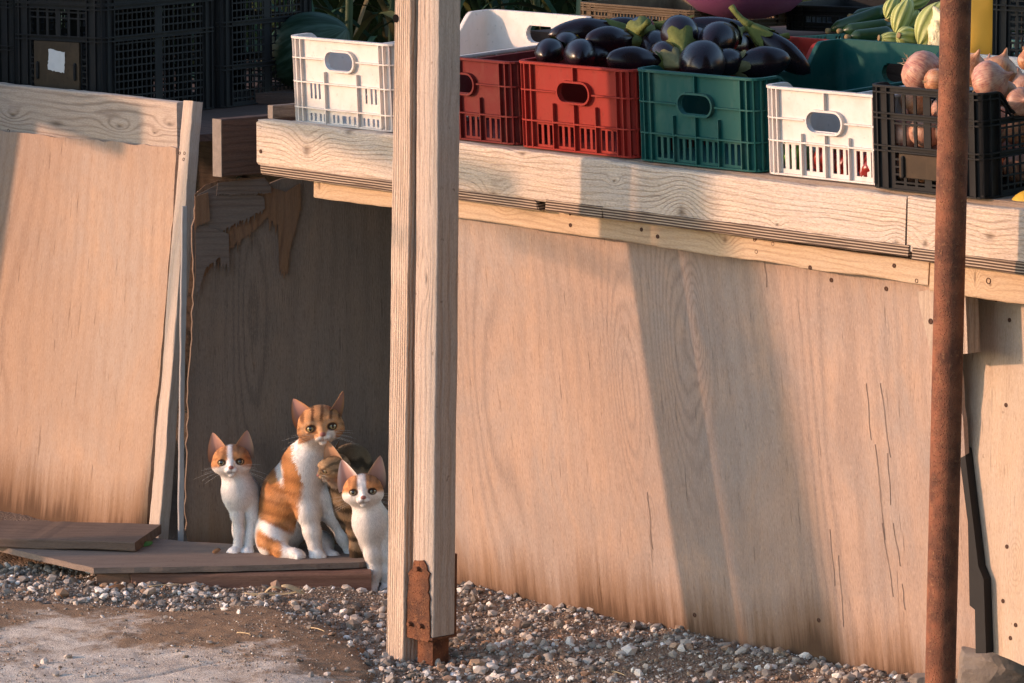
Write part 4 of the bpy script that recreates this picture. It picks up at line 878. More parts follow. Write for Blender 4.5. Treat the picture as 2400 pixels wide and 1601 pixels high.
cB = make_cat('cat', 'small orange and white kitten sitting upright, farthest left against the dark plywood', c_(390, 1225), F, H,
    [(-1, C(160, 392, yB - .0), dict(w=.56, base=(.58, -.05, .36), fwd=(-.35, 1, .05), outer=OE, inner=np.array([.46, .25, .19]), edge=np.array([.55, .33, .2]))), (1, C(413, 378, yB), dict(w=.54, base=(.58, -.05, .40), fwd=(.4, 1, .05), outer=OE, inner=np.array([.42, .25, .20]), edge=np.array([.55, .33, .2])))],
    colB, 66000, .0085, combK, yB, ((.28, .23, .13), .44, .55), .182, 2)
# ---- kitten at the post, orange and white, front paws on the gravel
yC = 10.59
F = Field(C(1000, 1510, yC) - (0, .10, .03), C(1500, 520, yC) + (0, .20, .02), HV)
H = Head(C(1192, 800, yC - .01), (.04, -1, .16), .0485, 3); H.build(F)
c_ = lambda x, y, dy=0: C(x, y, yC + dy)
F.chain([(c_(1215, 890, .015), .028), (c_(1250, 990, .02), .036), (c_(1300, 1130, .06), .042), (c_(1330, 1250, .10), .044)], .025)
F.ell(c_(1240, 1010, .0), (.030, .030, .046), None, .02); F.ell(c_(1330, 1290, .11), (.036, .05, .046), None, .02)
F.chain([(c_(1240, 1090, -.0), .021), (c_(1262, 1220, -.006), .0165), (c_(1272, 1340, -.012), .0125), (c_(1264, 1420, -.018), .0115)], .012); paw(F, c_(1240, 1462, -.026), .0165, (-.3, -1, 0))
F.chain([(c_(1345, 1090, .01), .020), (c_(1355, 1220, .005), .0155), (c_(1358, 1340, .0), .0125), (c_(1352, 1420, -.005), .0115)], .012); paw(F, c_(1350, 1462, -.014), .0155, (.1, -1, 0))
F.chain([(c_(1330, 1330, .11), .026), (c_(1360, 1440, .07), .014)], .012); paw(F, c_(1375, 1455, .05), .0155, (.1, -1, 0))
def colC(V, N, x, y):
    c = np.tile(WHITE, (len(V), 1)); c = lerp(c, sstep(.05, .09, V[:, 1] - yC) * (y < 1300) * (y > 900), ORANGE)
    return kit_face(H, V, c, .17, ((.62, .29, .12), (.27, .11, .05)), .02, lambda q: np.clip(1 - blob(q[:, 0], q[:, 2], -.05, .30, .18, .5, 0, .3), 0, 1))
combK = lambda P: np.array([0, .1, -1.0]) + np.where((np.linalg.norm(P - H.c, axis=1) < .06)[:, None], (P - H.c) * 14 + np.array([0, .5, .4]), 0)
cC = make_cat('cat', 'white faced kitten with orange patches half hidden behind the wooden post', c_(1300, 1480), F, H,
    [(-1, C(1040, 576, yC - .0), dict(w=.58, base=(.58, -.0, .36), fwd=(-.3, 1, .05), outer=WHITE, inner=np.array([.52, .30, .25]))), (1, C(1322, 552, yC), dict(w=.54, base=(.58, -.05, .40), fwd=(.45, 1, .05), outer=OE, inner=np.array([.50, .30, .25]), edge=np.array([.6, .4, .28])))],
    colC, 66000, .0085, combK, yC, ((.30, .27, .17), .42, .54), .182, 3)
# ---- tabby kitten in profile, looking left past the mother
yD = 10.635
F = Field(C(850, 1345, yD) - (0, .10, .03), C(1330, 360, yD) + (0, .22, .02), HV)
H = Head(C(988, 640, yD - .005), (-1, -.36, -.12), .0365, 0); H.build(F)
c_ = lambda x, y, dy=0: C(x, y, yD + dy)
F.chain([(c_(1025, 690, .02), .025), (c_(1085, 760, .04), .034), (c_(1120, 900, .05), .036), (c_(1150, 1010, .06), .036)], .025)
F.chain([(c_(1085, 720, .06), .034), (c_(1115, 600, .12), .038), (c_(1150, 720, .13), .04), (c_(1160, 1000, .10), .042)], .025)
F.ell(c_(1085, 850, .02), (.024, .03, .045), None, .02)
F.chain([(c_(1125, 930, .015), .020), (c_(1140, 1060, .005), .0155), (c_(1146, 1180, .0), .0122), (c_(1138, 1260, -.006), .0115)], .012); paw(F, c_(1118, 1298, -.016), .0142, (-.4, -1, 0))
F.chain([(c_(1185, 950, .02), .019), (c_(1200, 1080, .012), .015), (c_(1206, 1200, .004), .0122), (c_(1204, 1285, -.004), .0112)], .012); paw(F, c_(1198, 1325, -.014), .0140, (-.1, -1, 0))
TB, TD, TL = np.array([.33, .215, .12]), np.array([.028, .018, .012]), np.array([.40, .29, .19])
def colD(V, N, x, y):
    c = np.tile(TB, (len(V), 1)); c = lerp(c, .5 * sstep(-.5, .9, n3(V, 50, 3)), TL)
    st = np.clip((np.sin(V[:, 2] * 190 + V[:, 0] * 60 + 2.2 * n3(V, 22, 5)) - .05) * 1.8, 0, 1); c = lerp(c, st * .8, TD)
    c = lerp(c, sstep(.03, .07, V[:, 1] - yD) * (y < 700) * .25, TD)
    q = H.loc(V); fc = np.linalg.norm(q / (1.15, 1.3, 1.1), axis=1) < 1.05
    c = lerp(c, fc * .9, (.46, .30, .165)); s2 = np.clip((np.sin(q[:, 2] * 15 + q[:, 1] * 7 + 1.5 * n3(V, 60, 2)) - .05) * 1.7, 0, 1); c = lerp(c, fc * s2 * .6, TD)
    c = lerp(c, fc * sstep(-.25, -.5, q[:, 2]) * .75, (.55, .43, .33)); c = lerp(c, fc * sstep(.6, .95, q[:, 1]) * .4, (.40, .24, .13)); return c
combD = lambda P: np.array([.5, .2, -.8]) + np.where((np.linalg.norm(P - H.c, axis=1) < .055)[:, None], np.array([1.0, .3, .2]), 0)
cD = make_cat('cat', 'brown striped tabby kitten in profile, looking left before the mother cat', c_(1150, 1320), F, H,
    [(1, C(942, 452, yD - .025), dict(w=.66, base=(.30, -.02, .50), fwd=(.80, .75, .0), outer=np.array([.30, .17, .08]), inner=np.array([.62, .34, .20]), edge=np.array([.6, .42, .28]))), (-1, C(1008, 440, yD + .03), dict(w=.40, base=(.5, -.2, .5), fwd=(-.5, 1, .0), outer=np.array([.12, .07, .04]), inner=np.array([.5, .25, .15])))],
    colD, 66000, .0085, combD, yD, ((.32, .24, .10), .42, .6), .2, 4)
# ------------------------------------------------------------------ crates
class Path:
    """rounded-rectangle outline, width along x (front side first), depth along y; s = 0 at the front left"""
    def __init__(s, Wd, Dp, r):
        s.W, s.D, s.r = Wd, Dp, r; s.seg = []; q = PI * r / 2; a, b = Wd - 2 * r, Dp - 2 * r
        s.len = 2 * (a + b) + 4 * q; s.marks = [0, a, a + q, a + q + b, a + 2 * q + b, 2 * a + 2 * q + b, 2 * a + 3 * q + b, 2 * a + 3 * q + 2 * b, s.len]
    def at(s, t):
        t = np.mod(np.asarray(t, float), s.len); P = np.zeros(t.shape + (2,)); N = np.zeros_like(P); r, W_, D_ = s.r, s.W, s.D; m = s.marks
        for i, (o, d, n) in enumerate([((r, 0), (1, 0), (0, -1)), ((W_, r), (0, 1), (1, 0)), ((W_ - r, D_), (-1, 0), (0, 1)), ((0, D_ - r), (0, -1), (-1, 0))]):
            k = (t >= m[2 * i]) & (t < m[2 * i + 1]); u = (t - m[2 * i])[k][:, None]; P[k] = np.array(o) + u * np.array(d); N[k] = n
            k = (t >= m[2 * i + 1]) & (t < m[2 * i + 2]); u = (t - m[2 * i + 1])[k]
            if r > 0:
                c = [(W_ - r, r), (W_ - r, D_ - r), (r, D_ - r), (r, r)][i]; a0 = [-PI / 2, 0, PI / 2, PI][i]; a = a0 + u / r
                nn = np.stack([np.cos(a), np.sin(a)], -1); P[k] = np.array(c) + nn * r; N[k] = nn
        return P, N
    def where(s, t):
        """side (0 front, 1 right, 2 back, 3 left, -1 corner), position along that side from its middle, along world x or y"""
        t = np.mod(np.asarray(t, float), s.len); side = -np.ones(t.shape, int); pos = np.zeros(t.shape)
        for i in range(4):
            k = (t >= s.marks[2 * i]) & (t < s.marks[2 * i + 1]); side[k] = i; pos[k] = (t - (s.marks[2 * i] + s.marks[2 * i + 1]) / 2)[k]
        return side, pos
def shell(path, H, hf, mask, cell, th, z0w):
    """wall with openings, thickened inwards; hf(s) is the wall height, mask(s, z) tells where there is plastic"""
    ns = int(path.len / cell); nz = int(round(H / cell)); S_ = np.arange(ns) * path.len / ns; Z_ = np.arange(nz + 1) * H / nz
    sc, zc = np.meshgrid((np.arange(ns) + .5) * path.len / ns, (np.arange(nz) + .5) * H / nz, indexing='ij'); occ = mask(sc, zc)
    P, N = path.at(S_); h = hf(S_)[:, None]; zz = np.where(Z_[None] > z0w, z0w + (Z_[None] - z0w) * (h - z0w) / (H - z0w), Z_[None])
    V = np.zeros((2, ns, nz + 1, 3))
    for l, o in enumerate((0, -th)): V[l, :, :, :2] = (P + N * o)[:, None]; V[l, :, :, 2] = zz
    I = np.arange(V[..., 0].size).reshape(2, ns, nz + 1); a = np.arange(ns); b = (a + 1) % ns
    F = []
    o_, i_ = I[0], I[1]
    q = np.stack([o_[a][:, :-1], o_[b][:, :-1], o_[b][:, 1:], o_[a][:, 1:]], -1)[occ]; F.append(q)
    q = np.stack([i_[a][:, :-1], i_[a][:, 1:], i_[b][:, 1:], i_[b][:, :-1]], -1)[occ]; F.append(q)
    pv_ = np.roll(occ, 1, 0); e1 = occ & ~pv_; e2 = ~occ & pv_
    vq = np.stack([o_[a][:, :-1], o_[a][:, 1:], i_[a][:, 1:], i_[a][:, :-1]], -1); F += [vq[e1], vq[e2][:, ::-1]]
    up = np.concatenate([np.zeros((ns, 1), bool), occ], 1); dn = np.concatenate([occ, np.zeros((ns, 1), bool)], 1)
    hq = np.stack([o_[a], i_[a], i_[b], o_[b]], -1); F += [hq[dn & ~up], hq[up & ~dn][:, ::-1]]
    F = np.concatenate(F); V = V.reshape(-1, 3); used = np.unique(F); rm = -np.ones(len(V), int); rm[used] = np.arange(len(used)); return V[used], rm[F]
def ring(mb, path, zf, out, hgt, inn=.001, step=.008, gap=None):
    n_ = int(path.len / step); S_ = np.arange(n_) * path.len / n_; P, N = path.at(S_); z = zf(S_) if callable(zf) else np.full(n_, zf)
    V = np.zeros((n_, 4, 3))
    for k, (o, dz) in enumerate(((-inn, 0), (out, 0), (out, hgt), (-inn, hgt))): V[:, k, :2] = P + N * o; V[:, k, 2] = z + dz
    ok = np.ones(n_, bool) if gap is None else ~gap(S_ + .5 * path.len / n_)
    F = []
    for i in range(n_):
        if ok[i]:
            j = (i + 1) % n_; F += [(4 * i + k, 4 * j + k, 4 * j + (k + 1) % 4, 4 * i + (k + 1) % 4) for k in range(4)]
            if not ok[i - 1]: F.append((4 * i, 4 * i + 1, 4 * i + 2, 4 * i + 3))
            if not ok[j]: F.append((4 * j + 3, 4 * j + 2, 4 * j + 1, 4 * j))
    mb.add(V.reshape(-1, 3), F)
def rib(mb, path, s_, z0, z1, out, w=.003):
    P, N = path.at(np.array([s_])); p, n_ = P[0], N[0]; t = np.array([-n_[1], n_[0]])
    V = [(*(p + t * a * w / 2 + n_ * o), z) for a in (-1, 1) for o in (-.001, out) for z in (z0, z1)]
    mb.add(V, [(0, 1, 3, 2), (4, 6, 7, 5), (0, 4, 5, 1), (2, 3, 7, 6), (0, 2, 6, 4), (1, 5, 7, 3)])
def stadium(hw, hh, n=10):
    return [(hw - hh + hh * math.cos(a), hh * math.sin(a)) for a in np.linspace(-PI / 2, PI / 2, n)] + [(-(hw - hh) + hh * math.cos(a), hh * math.sin(a)) for a in np.linspace(PI / 2, 1.5 * PI, n)]
def side_drop(path, H, Hs, keep=.055, run=.055):
    def f(S_):
        side, pos = path.where(S_); h = np.full(np.shape(S_), H, float)
        for i in (1, 3):
            m = side == i; d = path.D / 2 - np.abs(pos); h = np.where(m, H - (H - Hs) * sstep(keep, keep + run, d), h)
        return h
    return f
def plastic_crate(name, label, mat, M, Wd=.366, Dp=.62, H=.184, Hs=.130, hz=.128, slots=None, rows=(.060, .125), grp=None, rib_front=(-.132, -.066, 0, .066, .132), depth=.010, big=True, handles=True):
    r = .022; path = Path(Wd - 2 * depth, Dp - 2 * depth, r); hw, hh = .048, .0205
    root = thing(name, label, 'crate', M, grp); M0 = M @ T((depth, depth, 0))
    if slots is None: slots = lambda side, p, z: (z > .012) & (z < .055) & ((np.abs(p) % .066) > .011) & ((np.abs(p) % .066) < .059) & ((((np.abs(p) % .066) - .011) % .018) < .0105) & (np.abs(p) < .132)
    def mask(s_, z):
        side, p = path.where(s_); m = np.ones(s_.shape, bool); e = (side == 0) | (side == 2)
        dx = np.maximum(np.abs(p) - (hw - hh), 0); m &= ~(e & (dx ** 2 + (z - hz) ** 2 < hh ** 2) & handles)
        m &= ~(e & slots(side, p, z)); l = (side == 1) | (side == 3)
        m &= ~(l & (z > .012) & (z < .055) & ((np.abs(p) % .06) > .012) & (((np.abs(p) % .06) % .0135) < .007) & (np.abs(p) < .25)); return m
    hf = side_drop(path, H, Hs); V0_, F0_ = shell(path, H, hf, mask, .0036, .0025, rows[-1] + .002)
    mb = MB(); box(mb, .001, path.W - .001, .001, path.D - .001, .004, .008); obj('base', mb, mat, root, M0)
    mb = MB(); hgap = lambda S_: (np.isin(path.where(S_)[0], (0, 2))) & (np.abs(path.where(S_)[1]) < hw + .008)
    ring(mb, path, lambda S_: hf(S_) - .004, depth, .005); ring(mb, path, .002, depth * .8, .0035); [ring(mb, path, q, depth * .9, .003) for q in rows[:-1]]
    ring(mb, path, lambda S_: np.minimum(rows[-1], hf(S_) - .006), depth * .9, .003, gap=hgap if handles else None)
    a0 = (path.marks[0] + path.marks[1]) / 2; b0 = (path.marks[4] + path.marks[5]) / 2
    for c0 in (a0, b0):
        for p in rib_front:
            if abs(p) < .09 and big:
                rib(mb, path, c0 + p, .003, hz - hh - .006, depth * .85)
                if p == 0: rib(mb, path, c0 + p, hz + hh + .004, H - .004, depth * .85)
            else: rib(mb, path, c0 + p, .003, H - .004, depth * .85)
    c1, d1 = (path.marks[2] + path.marks[3]) / 2, (path.marks[6] + path.marks[7]) / 2
    for c0 in (c1, d1):
        for p in np.arange(-.24, .2401, .06): rib(mb, path, c0 + p, .003, float(hf(np.array([c0 + p]))[0]) - .004, depth * .85)
    for i in (1, 3, 5, 7):
        for t in (.0, .35, .7, 1.0): rib(mb, path, path.marks[i] + (path.marks[i + 1] - path.marks[i]) * t, .003, H - .004, depth * .85)
    obj('wall', MB().add(V0_, F0_).add(mb.V(), mb.f), mat, root, M0)
    for c0 in (a0, b0) if handles else ():
        P, N = path.at(np.array([c0])); mb = MB(); tx = np.array([-N[0][1], N[0][0]]); st_i, st_o = stadium(hw, hh), stadium(hw + .0042, hh + .0042); k = len(st_i); Vv = []
        for pts, o in ((st_i, -.0028), (st_i, depth), (st_o, depth), (st_o, .0)):
            for x, z in pts: q = P[0] + tx * x + N[0] * o; Vv.append((q[0], q[1], hz + z))
        Ff = [(a * k + i, a * k + (i + 1) % k, (a + 1) * k + (i + 1) % k, (a + 1) * k + i) for a in range(3) for i in range(k)]
        mb.add(Vv, Ff); obj('handle', mb, mat, root, M0)
    return root
def mesh_crate(name, label, mat, M, Wd=.30, Dp=.50, H=.24, Hs=None, plate_=True, label_=False, grp=None, bands=(.075, .165), end_open=True, pitch=.0185, fine=False):
    path = Path(Wd, Dp, .018); root = thing(name, label, 'crate', M, grp); Hs = Hs or H; col = .034
    def mask(s_, z):
        side, p = path.where(s_); half = np.where((side == 0) | (side == 2), Wd / 2 - .018, Dp / 2 - .018); m = (side < 0) | (half - np.abs(p) < col)
        band = (z < .012) | (z > H - .011)
        for b in bands: band |= np.abs(z - b) < .0055
        m |= band; e = (side == 0) | (side == 2); long = ~e
        bars = (np.mod(p, pitch) < .0037) | (np.mod(z, pitch) < .0037); m |= long & bars
        m |= long & (np.abs(p) < .014)
        coarse = (np.mod(np.abs(p), .029) < .008) | ((z < bands[1]) & (np.mod(z, .0147) < .0030)); m |= e & (coarse if not fine else (np.mod(p, pitch) < .0042) | (np.mod(p, pitch * 9) < .02))
        if plate_: m |= (side == 0) & (z < bands[0]) & (z > bands[0] * .33) & (np.abs(p) < .075)
        return m
    hf = side_drop(path, H, Hs, .04, .05) if Hs < H else (lambda S_: np.full(np.shape(S_), H)); V0_, F0_ = shell(path, H, hf, mask, .0037, .003, bands[1] + .006)
    mb = MB(); box(mb, .002, Wd - .002, .002, Dp - .002, .003, .007); obj('base', mb, mat, root, M)
    mb = MB(); ring(mb, path, lambda S_: hf(S_) - .003, .006, .004); ring(mb, path, lambda S_: hf(S_) - .014, .006, .003); ring(mb, path, .001, .005, .003)
    for b in bands: ring(mb, path, b + .004, .006, .003); ring(mb, path, b - .006, .006, .003)
    for i in (1, 3, 5, 7):
        for t in (-.9, .0, .5, 1.0, 1.9): rib(mb, path, path.marks[i] + (path.marks[i + 1] - path.marks[i]) * t, .002, H - .003, .006)
    obj('wall', MB().add(V0_, F0_).add(mb.V(), mb.f), mat, root, M)
    if plate_:
        mb = MB(); box(mb, Wd / 2 - .070, Wd / 2 + .070, -.007, -.001, bands[0] * .35, bands[0] - .008); pl_ = obj('name_plate', mb, DUSTY, root, M)
        for sx in (-1, 1):
            mb = MB(); lathe(mb, [(.0015, -.022), (.0042, -.018), (.0042, .018), (.0015, .022)], 8); obj('latch', mb, mat, pl_, M @ T((Wd / 2 + sx * .058, -.009, bands[0] * .60)))
        if label_:
            ps = jag([(-.026, .123), (.024, .116), (.027, .168), (-.024, .173)], .005, .0018, 3); obj('paper_label', plate([(Wd / 2 + x, z) for x, z in ps], -.0085, -.0075), PAPER, pl_, M)
    return root
RED_P = plastic('red_plastic', (.27, .020, .014), .6, .30, (.25, .085, .06), spec=.18); DRED_P = plastic('dusty_dark_red_plastic', (.13, .015, .015), .65, .45, (.18, .08, .06), spec=.15); GRN_P = plastic('green_plastic', (.005, .072, .066), .6, .30, (.12, .17, .14), spec=.18)
WHT_P = plastic('white_plastic', (.64, .60, .565), .45, .38, (.42, .335, .26), sss=.10); BLK_P = plastic('black_plastic', (.011, .012, .0135), .66, .22, (.07, .06, .05), spec=.22); DUSTY = plastic('dusty_black_plastic', (.055, .040, .027), .7, .5, (.12, .085, .055), spec=.12)
PAPER = simple('torn_white_paper', (.62, .62, .62), .8, .2, .12, 60)
TEAL_P = plastic('teal_plastic', (.03, .15, .12), .45, .25, (.2, .26, .2))
CG = 'plastic produce crates in a row on the stall'
def on_table(u, d, h=.001, yaw=0): return stall_at(0, .038, TZ, pitch=TILT) @ T((u, d - .038, h)) @ Matrix.Rotation(math.radians(yaw), 4, 'Z')
su = lambda px, py, d=.045: float(S(px, py, d)[0])
wslot = lambda side, p, z: ((z > .008) & (z < .026) & ((np.abs(p) % .016) < .0075) & (np.abs(p) < .135) & (np.abs(np.abs(p) - .056) > .010)) | ((z > .058) & (z < .094) & (np.abs(np.abs(p) - .092) < .022) & ((np.abs(p) % .0155) < .0072))
plastic_crate('produce_crate', 'empty white plastic crate with short slots, left of the wooden post', WHT_P, on_table(su(658, 180), .052), slots=wslot, grp=CG, rows=(.036, .094, .148), H=.196, Hs=.150, hz=.148, rib_front=(-.135, -.056, .056, .135))
plastic_crate('produce_crate', 'dusty dark red plastic crate showing just right of the wooden post', DRED_P, on_table(su(1184, 240) - .373, .054), H=.180, Hs=.145, hz=.124, grp=CG)
plastic_crate('produce_crate', 'bright red plastic crate heaped with dark aubergines', RED_P, on_table(su(1184, 240) + .002, .045), H=.186, Hs=.136, grp=CG)
plastic_crate('produce_crate', 'nearly empty green plastic crate between the aubergines and the small white crate', GRN_P, on_table(su(1464, 270), .036), H=.192, Hs=.140, grp=CG)
wsl2 = lambda side, p, z: (z > .014) & (z < .066) & ((np.abs(p) % .066) > .014) & ((np.abs(p) % .066) < .060) & ((((np.abs(p) % .066) - .014) % .019) < .0095) & (np.abs(p) < .132)
plastic_crate('produce_crate', 'white plastic crate with a few red and green peppers, next to the onions', WHT_P, on_table(su(1755, 290), .040), Wd=.352, H=.180, Hs=.134, slots=wsl2, grp=CG, rows=(.070, .116), hz=.116)
mesh_crate('mesh_crate', 'black slotted plastic crate full of pink onions at the right end', BLK_P, on_table(su(2027, 300), .022), Wd=.292, Dp=.58, H=.205, Hs=.160, bands=(.082, .146))
# black crates on the left stall
BG = 'black mesh crates stacked on the left stall'
def yaw_at(P, yaw): return T(P) @ Matrix.Rotation(math.radians(yaw), 4, 'Z')
zl0 = .935
pa = Y(34, 120, 11.78); ML = yaw_at((pa[0], pa[1], zl0), -33); WA = .272
mesh_crate('mesh_crate', 'black mesh crate with torn white paper label, lower crate of the left stack', BLK_P, ML, Wd=WA, Dp=.46, H=.300, label_=True, grp=BG, bands=(.200, .278))
mesh_crate('mesh_crate', 'black mesh crate resting on the paper labelled crate, cut off by the top edge', BLK_P, ML @ T((.003, .004, .306)), Wd=WA, Dp=.46, H=.22, plate_=False, grp=BG, bands=(.075, .165))
MR = ML @ T((.012, .468, 0))
mesh_crate('mesh_crate', 'black fine mesh crate behind the labelled one, left of the watermelon', BLK_P, MR, Wd=WA, Dp=.40, H=.323, plate_=False, grp=BG, bands=(.10, .21))
mesh_crate('mesh_crate', 'shallow black mesh crate on top of the fine mesh crate, mostly above the picture', BLK_P, MR @ T((.003, .0, .329)), Wd=WA, Dp=.40, H=.2, plate_=False, grp=BG)
mesh_crate('mesh_crate', 'black mesh crate at the very left edge beside the labelled one', BLK_P, ML @ T((-.282, .01, 0)), Wd=WA, Dp=.46, H=.300, plate_=False, grp=BG, bands=(.168, .273))

# back row on a raised shelf
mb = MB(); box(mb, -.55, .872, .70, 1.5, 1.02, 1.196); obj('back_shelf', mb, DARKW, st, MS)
TRAY = plastic('dusty_tray_plastic', (.10, .07, .045), .7, .6, (.26, .19, .12), spec=.12)
mesh_crate('mesh_tray', 'shallow tray with pale dusty bars behind the aubergines, under the purple bowl', TRAY, stall_at(-.385, .715, 1.224, -2), Wd=.39, Dp=.30, H=.046, plate_=False, bands=(.012, .034), pitch=.011, fine=True)
mesh_crate('mesh_tray', 'shallow black mesh tray behind the cucumbers, right of the purple bowl', BLK_P, stall_at(.02, .98, 1.214, 19), Wd=.46, Dp=.30, H=.058, plate_=False, bands=(.014, .040), pitch=.013, fine=True)
plastic_crate('shallow_tray', 'shallow green slotted tray carrying cucumbers and pale striped melons', TEAL_P, stall_at(.255, .705, 1.1965, 1), Wd=.55, Dp=.34, H=.026, Hs=.025, hz=.012, rows=(.006,), slots=lambda side, p, z: (np.mod(p, .012) < .006) & (z > .009) & (z < .020), rib_front=(-.2, -.1, .1, .2), big=False, handles=False)
plastic_crate('produce_crate', 'white plastic crate behind the onions, only its rim showing', WHT_P, stall_at(.885, .632, TZ + .034, 0), Wd=.36, Dp=.46, H=.152, Hs=.140, hz=.10, rows=(.03, .07), big=False)
mesh_crate('mesh_crate', 'black mesh crate at the top right corner beyond the onions', BLK_P, stall_at(.905, .70, 1.206, 1), Wd=.32, Dp=.38, H=.25, plate_=False, bands=(.118, .19))
# ------------------------------------------------------------------ produce
z3 = lambda x, y: ((1150 + x / 3.135) / K, y / 3.135 / K)
z4 = lambda x, y: ((1700 + x / 3.357) / K, y / 3.357 / K)
n = NT('aubergine_skin'); v = n.obj(); q = n.noise(v, 9.0, 3.0, .6); sc_ = n.ramp(n.noise(v, 26.0, 3.0, .6), .70, .78)
M_AUB = n.out(n.mix(n.math('MULTIPLY', sc_, .5), n.mix(q, (.006, .003, .006), (.018, .007, .013)), (.10, .05, .02)), n.math('MULTIPLY_ADD', q, .30, .13), n.bump(n.noise(v, 50.0, 2.0), .06, .002), .42, Coat_Weight=.0, Coat_Roughness=.2)
M_CAL = simple('aubergine_calyx', (.11, .13, .035), .75, .2, .45, 60, .5); M_CAL2 = simple('dry_calyx', (.16, .15, .075), .8, .2, .4, 60, .5)
def aubergine(zx, zy, d, R, L, axis, label, stem=.04, calmat=None, seed=0, fat=.62):
    P = W(*z3(zx, zy), d); ax = unit(axis); M = frame(P - ax * L * .5, z=ax)
    root = thing('aubergine', label, 'aubergine', M, 'aubergines heaped in the red crate'); prof = []
    for i in range(19):
        t = i / 18; r = R * (math.sin(PI * min(1, (t + .0) * 1.0)) ** .5) * (1.0 if t < .4 else 1 - (1 - fat) * sstep(.35, .95, np.array(t)).item() ); prof.append((max(.0015, r if 0 < i < 18 else .0015), t * L))
    mb = MB(); lathe(mb, prof, 30, None, .10 * R, .018, seed); obj('body', mb, M_AUB, root, M, True)
    r_ = random.Random(seed); mb = MB(); n_ = 30; V, F = [], []; R1 = R * fat * 1.0
    for j in range(6):
        t = j / 5
        for i in range(n_):
            a = 2 * PI * i / n_; lobe = .62 + .38 * abs(math.cos(2.5 * a + seed)) ** .8; zz = L * (1.0 - .34 * t * lobe); tt = zz / L
            rr = np.interp(tt, [p[1] / L for p in prof], [p[0] for p in prof]) * 1.0 + .0022 + .002 * t * (1 - lobe) + (.004 * t if lobe > .9 else 0); rr = max(rr, .008 - .003 * t) if t < .3 else rr
            bx = .10 * R * (2 * tt - 1) ** 2; V.append((rr * math.cos(a) + bx, rr * math.sin(a), zz + .002 * (1 - t)))
    F = [(j * n_ + i, j * n_ + (i + 1) % n_, (j + 1) * n_ + (i + 1) % n_, (j + 1) * n_ + i) for j in range(5) for i in range(n_)]; mb.add(V, F)
    b = np.array([.10 * R, 0, L * .985]); dr = np.array([r_.uniform(-.4, .4), r_.uniform(-.4, .4), 1]); tube(mb, [b + dr * stem * s_ + np.array([.2, .1, 0]) * stem * s_ * s_ for s_ in (-.15, .1, .4, .7, 1)], [.011, .0085, .0065, .006, .0072], 10)
    obj('calyx', mb, calmat or M_CAL, root, M, True); return root
toC = np.array([.05, -1, .1])                                          # roughly towards the lane
for i, a in enumerate([
    (440, 378, .10, .031, .13, (.3, 1, .1), 'small aubergine at the left rim of the red crate, scarred end outward'),
    (660, 398, .10, .036, .15, (.1, 1, .05), 'round ended aubergine lying against the front rim of the red crate, left of its middle'),
    (905, 305, .19, .034, .15, (.9, .6, -.1), 'aubergine with a bronze sheen lying across the left half of the heap'),
    (730, 235, .30, .033, .19, (1, .35, .05), 'long aubergine at the upper left of the heap, against the white crate'),
    (1090, 460, .12, .034, .16, (.95, .5, -.15), 'aubergine low at the front rim where the red and green crates meet'),
    (1100, 235, .30, .036, .14, (-.05, -1, .15), 'aubergine turned with its big green cap toward the lane, upper middle'),
    (1390, 265, .26, .042, .15, (.0, -.9, -.25), 'aubergine with green cap and short stem pointing at the lane, right of the heap middle'),
    (1560, 455, .20, .050, .17, (.2, 1, .1), 'largest round aubergine with a pale scar on its end, front right of the heap'),
    (1690, 290, .33, .042, .17, (.5, 1, .15), 'round aubergine behind the largest one, near the tall stem'),
    (1620, 232, .46, .034, .24, (-1, -.15, .12), 'long dark aubergine lying along the back of the heap with its stem to the left'),
    (1960, 465, .33, .036, .15, (-1, -.25, -.12), 'aubergine beside the green crate with a spiky dry cap on its left'),
    (2110, 365, .42, .031, .17, (-.80, .1, .62), 'slender aubergine slanting down to the right below a tall forked stem'),
    (1290, 420, .19, .032, .13, (.35, -1, -.2), 'aubergine with a green cap turned to the lane, above the corner of the green crate'),
    (1790, 340, .45, .034, .16, (.4, 1, .0), 'aubergine half hidden between the round one and the slender slanting one'),
    (1210, 330, .30, .034, .15, (.3, 1, .1), 'aubergine deep in the middle of the heap below the big green cap'),
    (1010, 225, .48, .032, .18, (1, .4, .0), 'aubergine at the far back of the heap, left of the big green cap'),
    (560, 330, .20, .030, .13, (.2, 1, .0), 'aubergine filling the gap behind the two small ones at the left rim'), (800, 420, .16, .031, .14, (.4, 1, -.1), 'aubergine low between the left front ones, mostly covered'), (1180, 250, .42, .031, .14, (.1, 1, .1), 'aubergine at the back right beside the big green cap'),
    (1500, 300, .40, .032, .15, (-.3, 1, .0), 'aubergine at the back between the capped one and the round ones'), (1760, 455, .28, .031, .14, (.6, .8, .0), 'aubergine low behind the spiky dry cap'), (1880, 330, .52, .031, .15, (.7, .7, .1), 'aubergine at the far right back below the tall forked stem'), (2010, 300, .55, .030, .15, (.4, 1, 0), 'aubergine at the far right end of the heap behind the slender one')]):
    aubergine(*a[:3], a[3], a[4], a[5], a[6], stem=(.052 if i == 11 else .05 if i in (9,) else .038), calmat=M_CAL2 if i in (10, 12) else M_CAL, seed=i + 1)
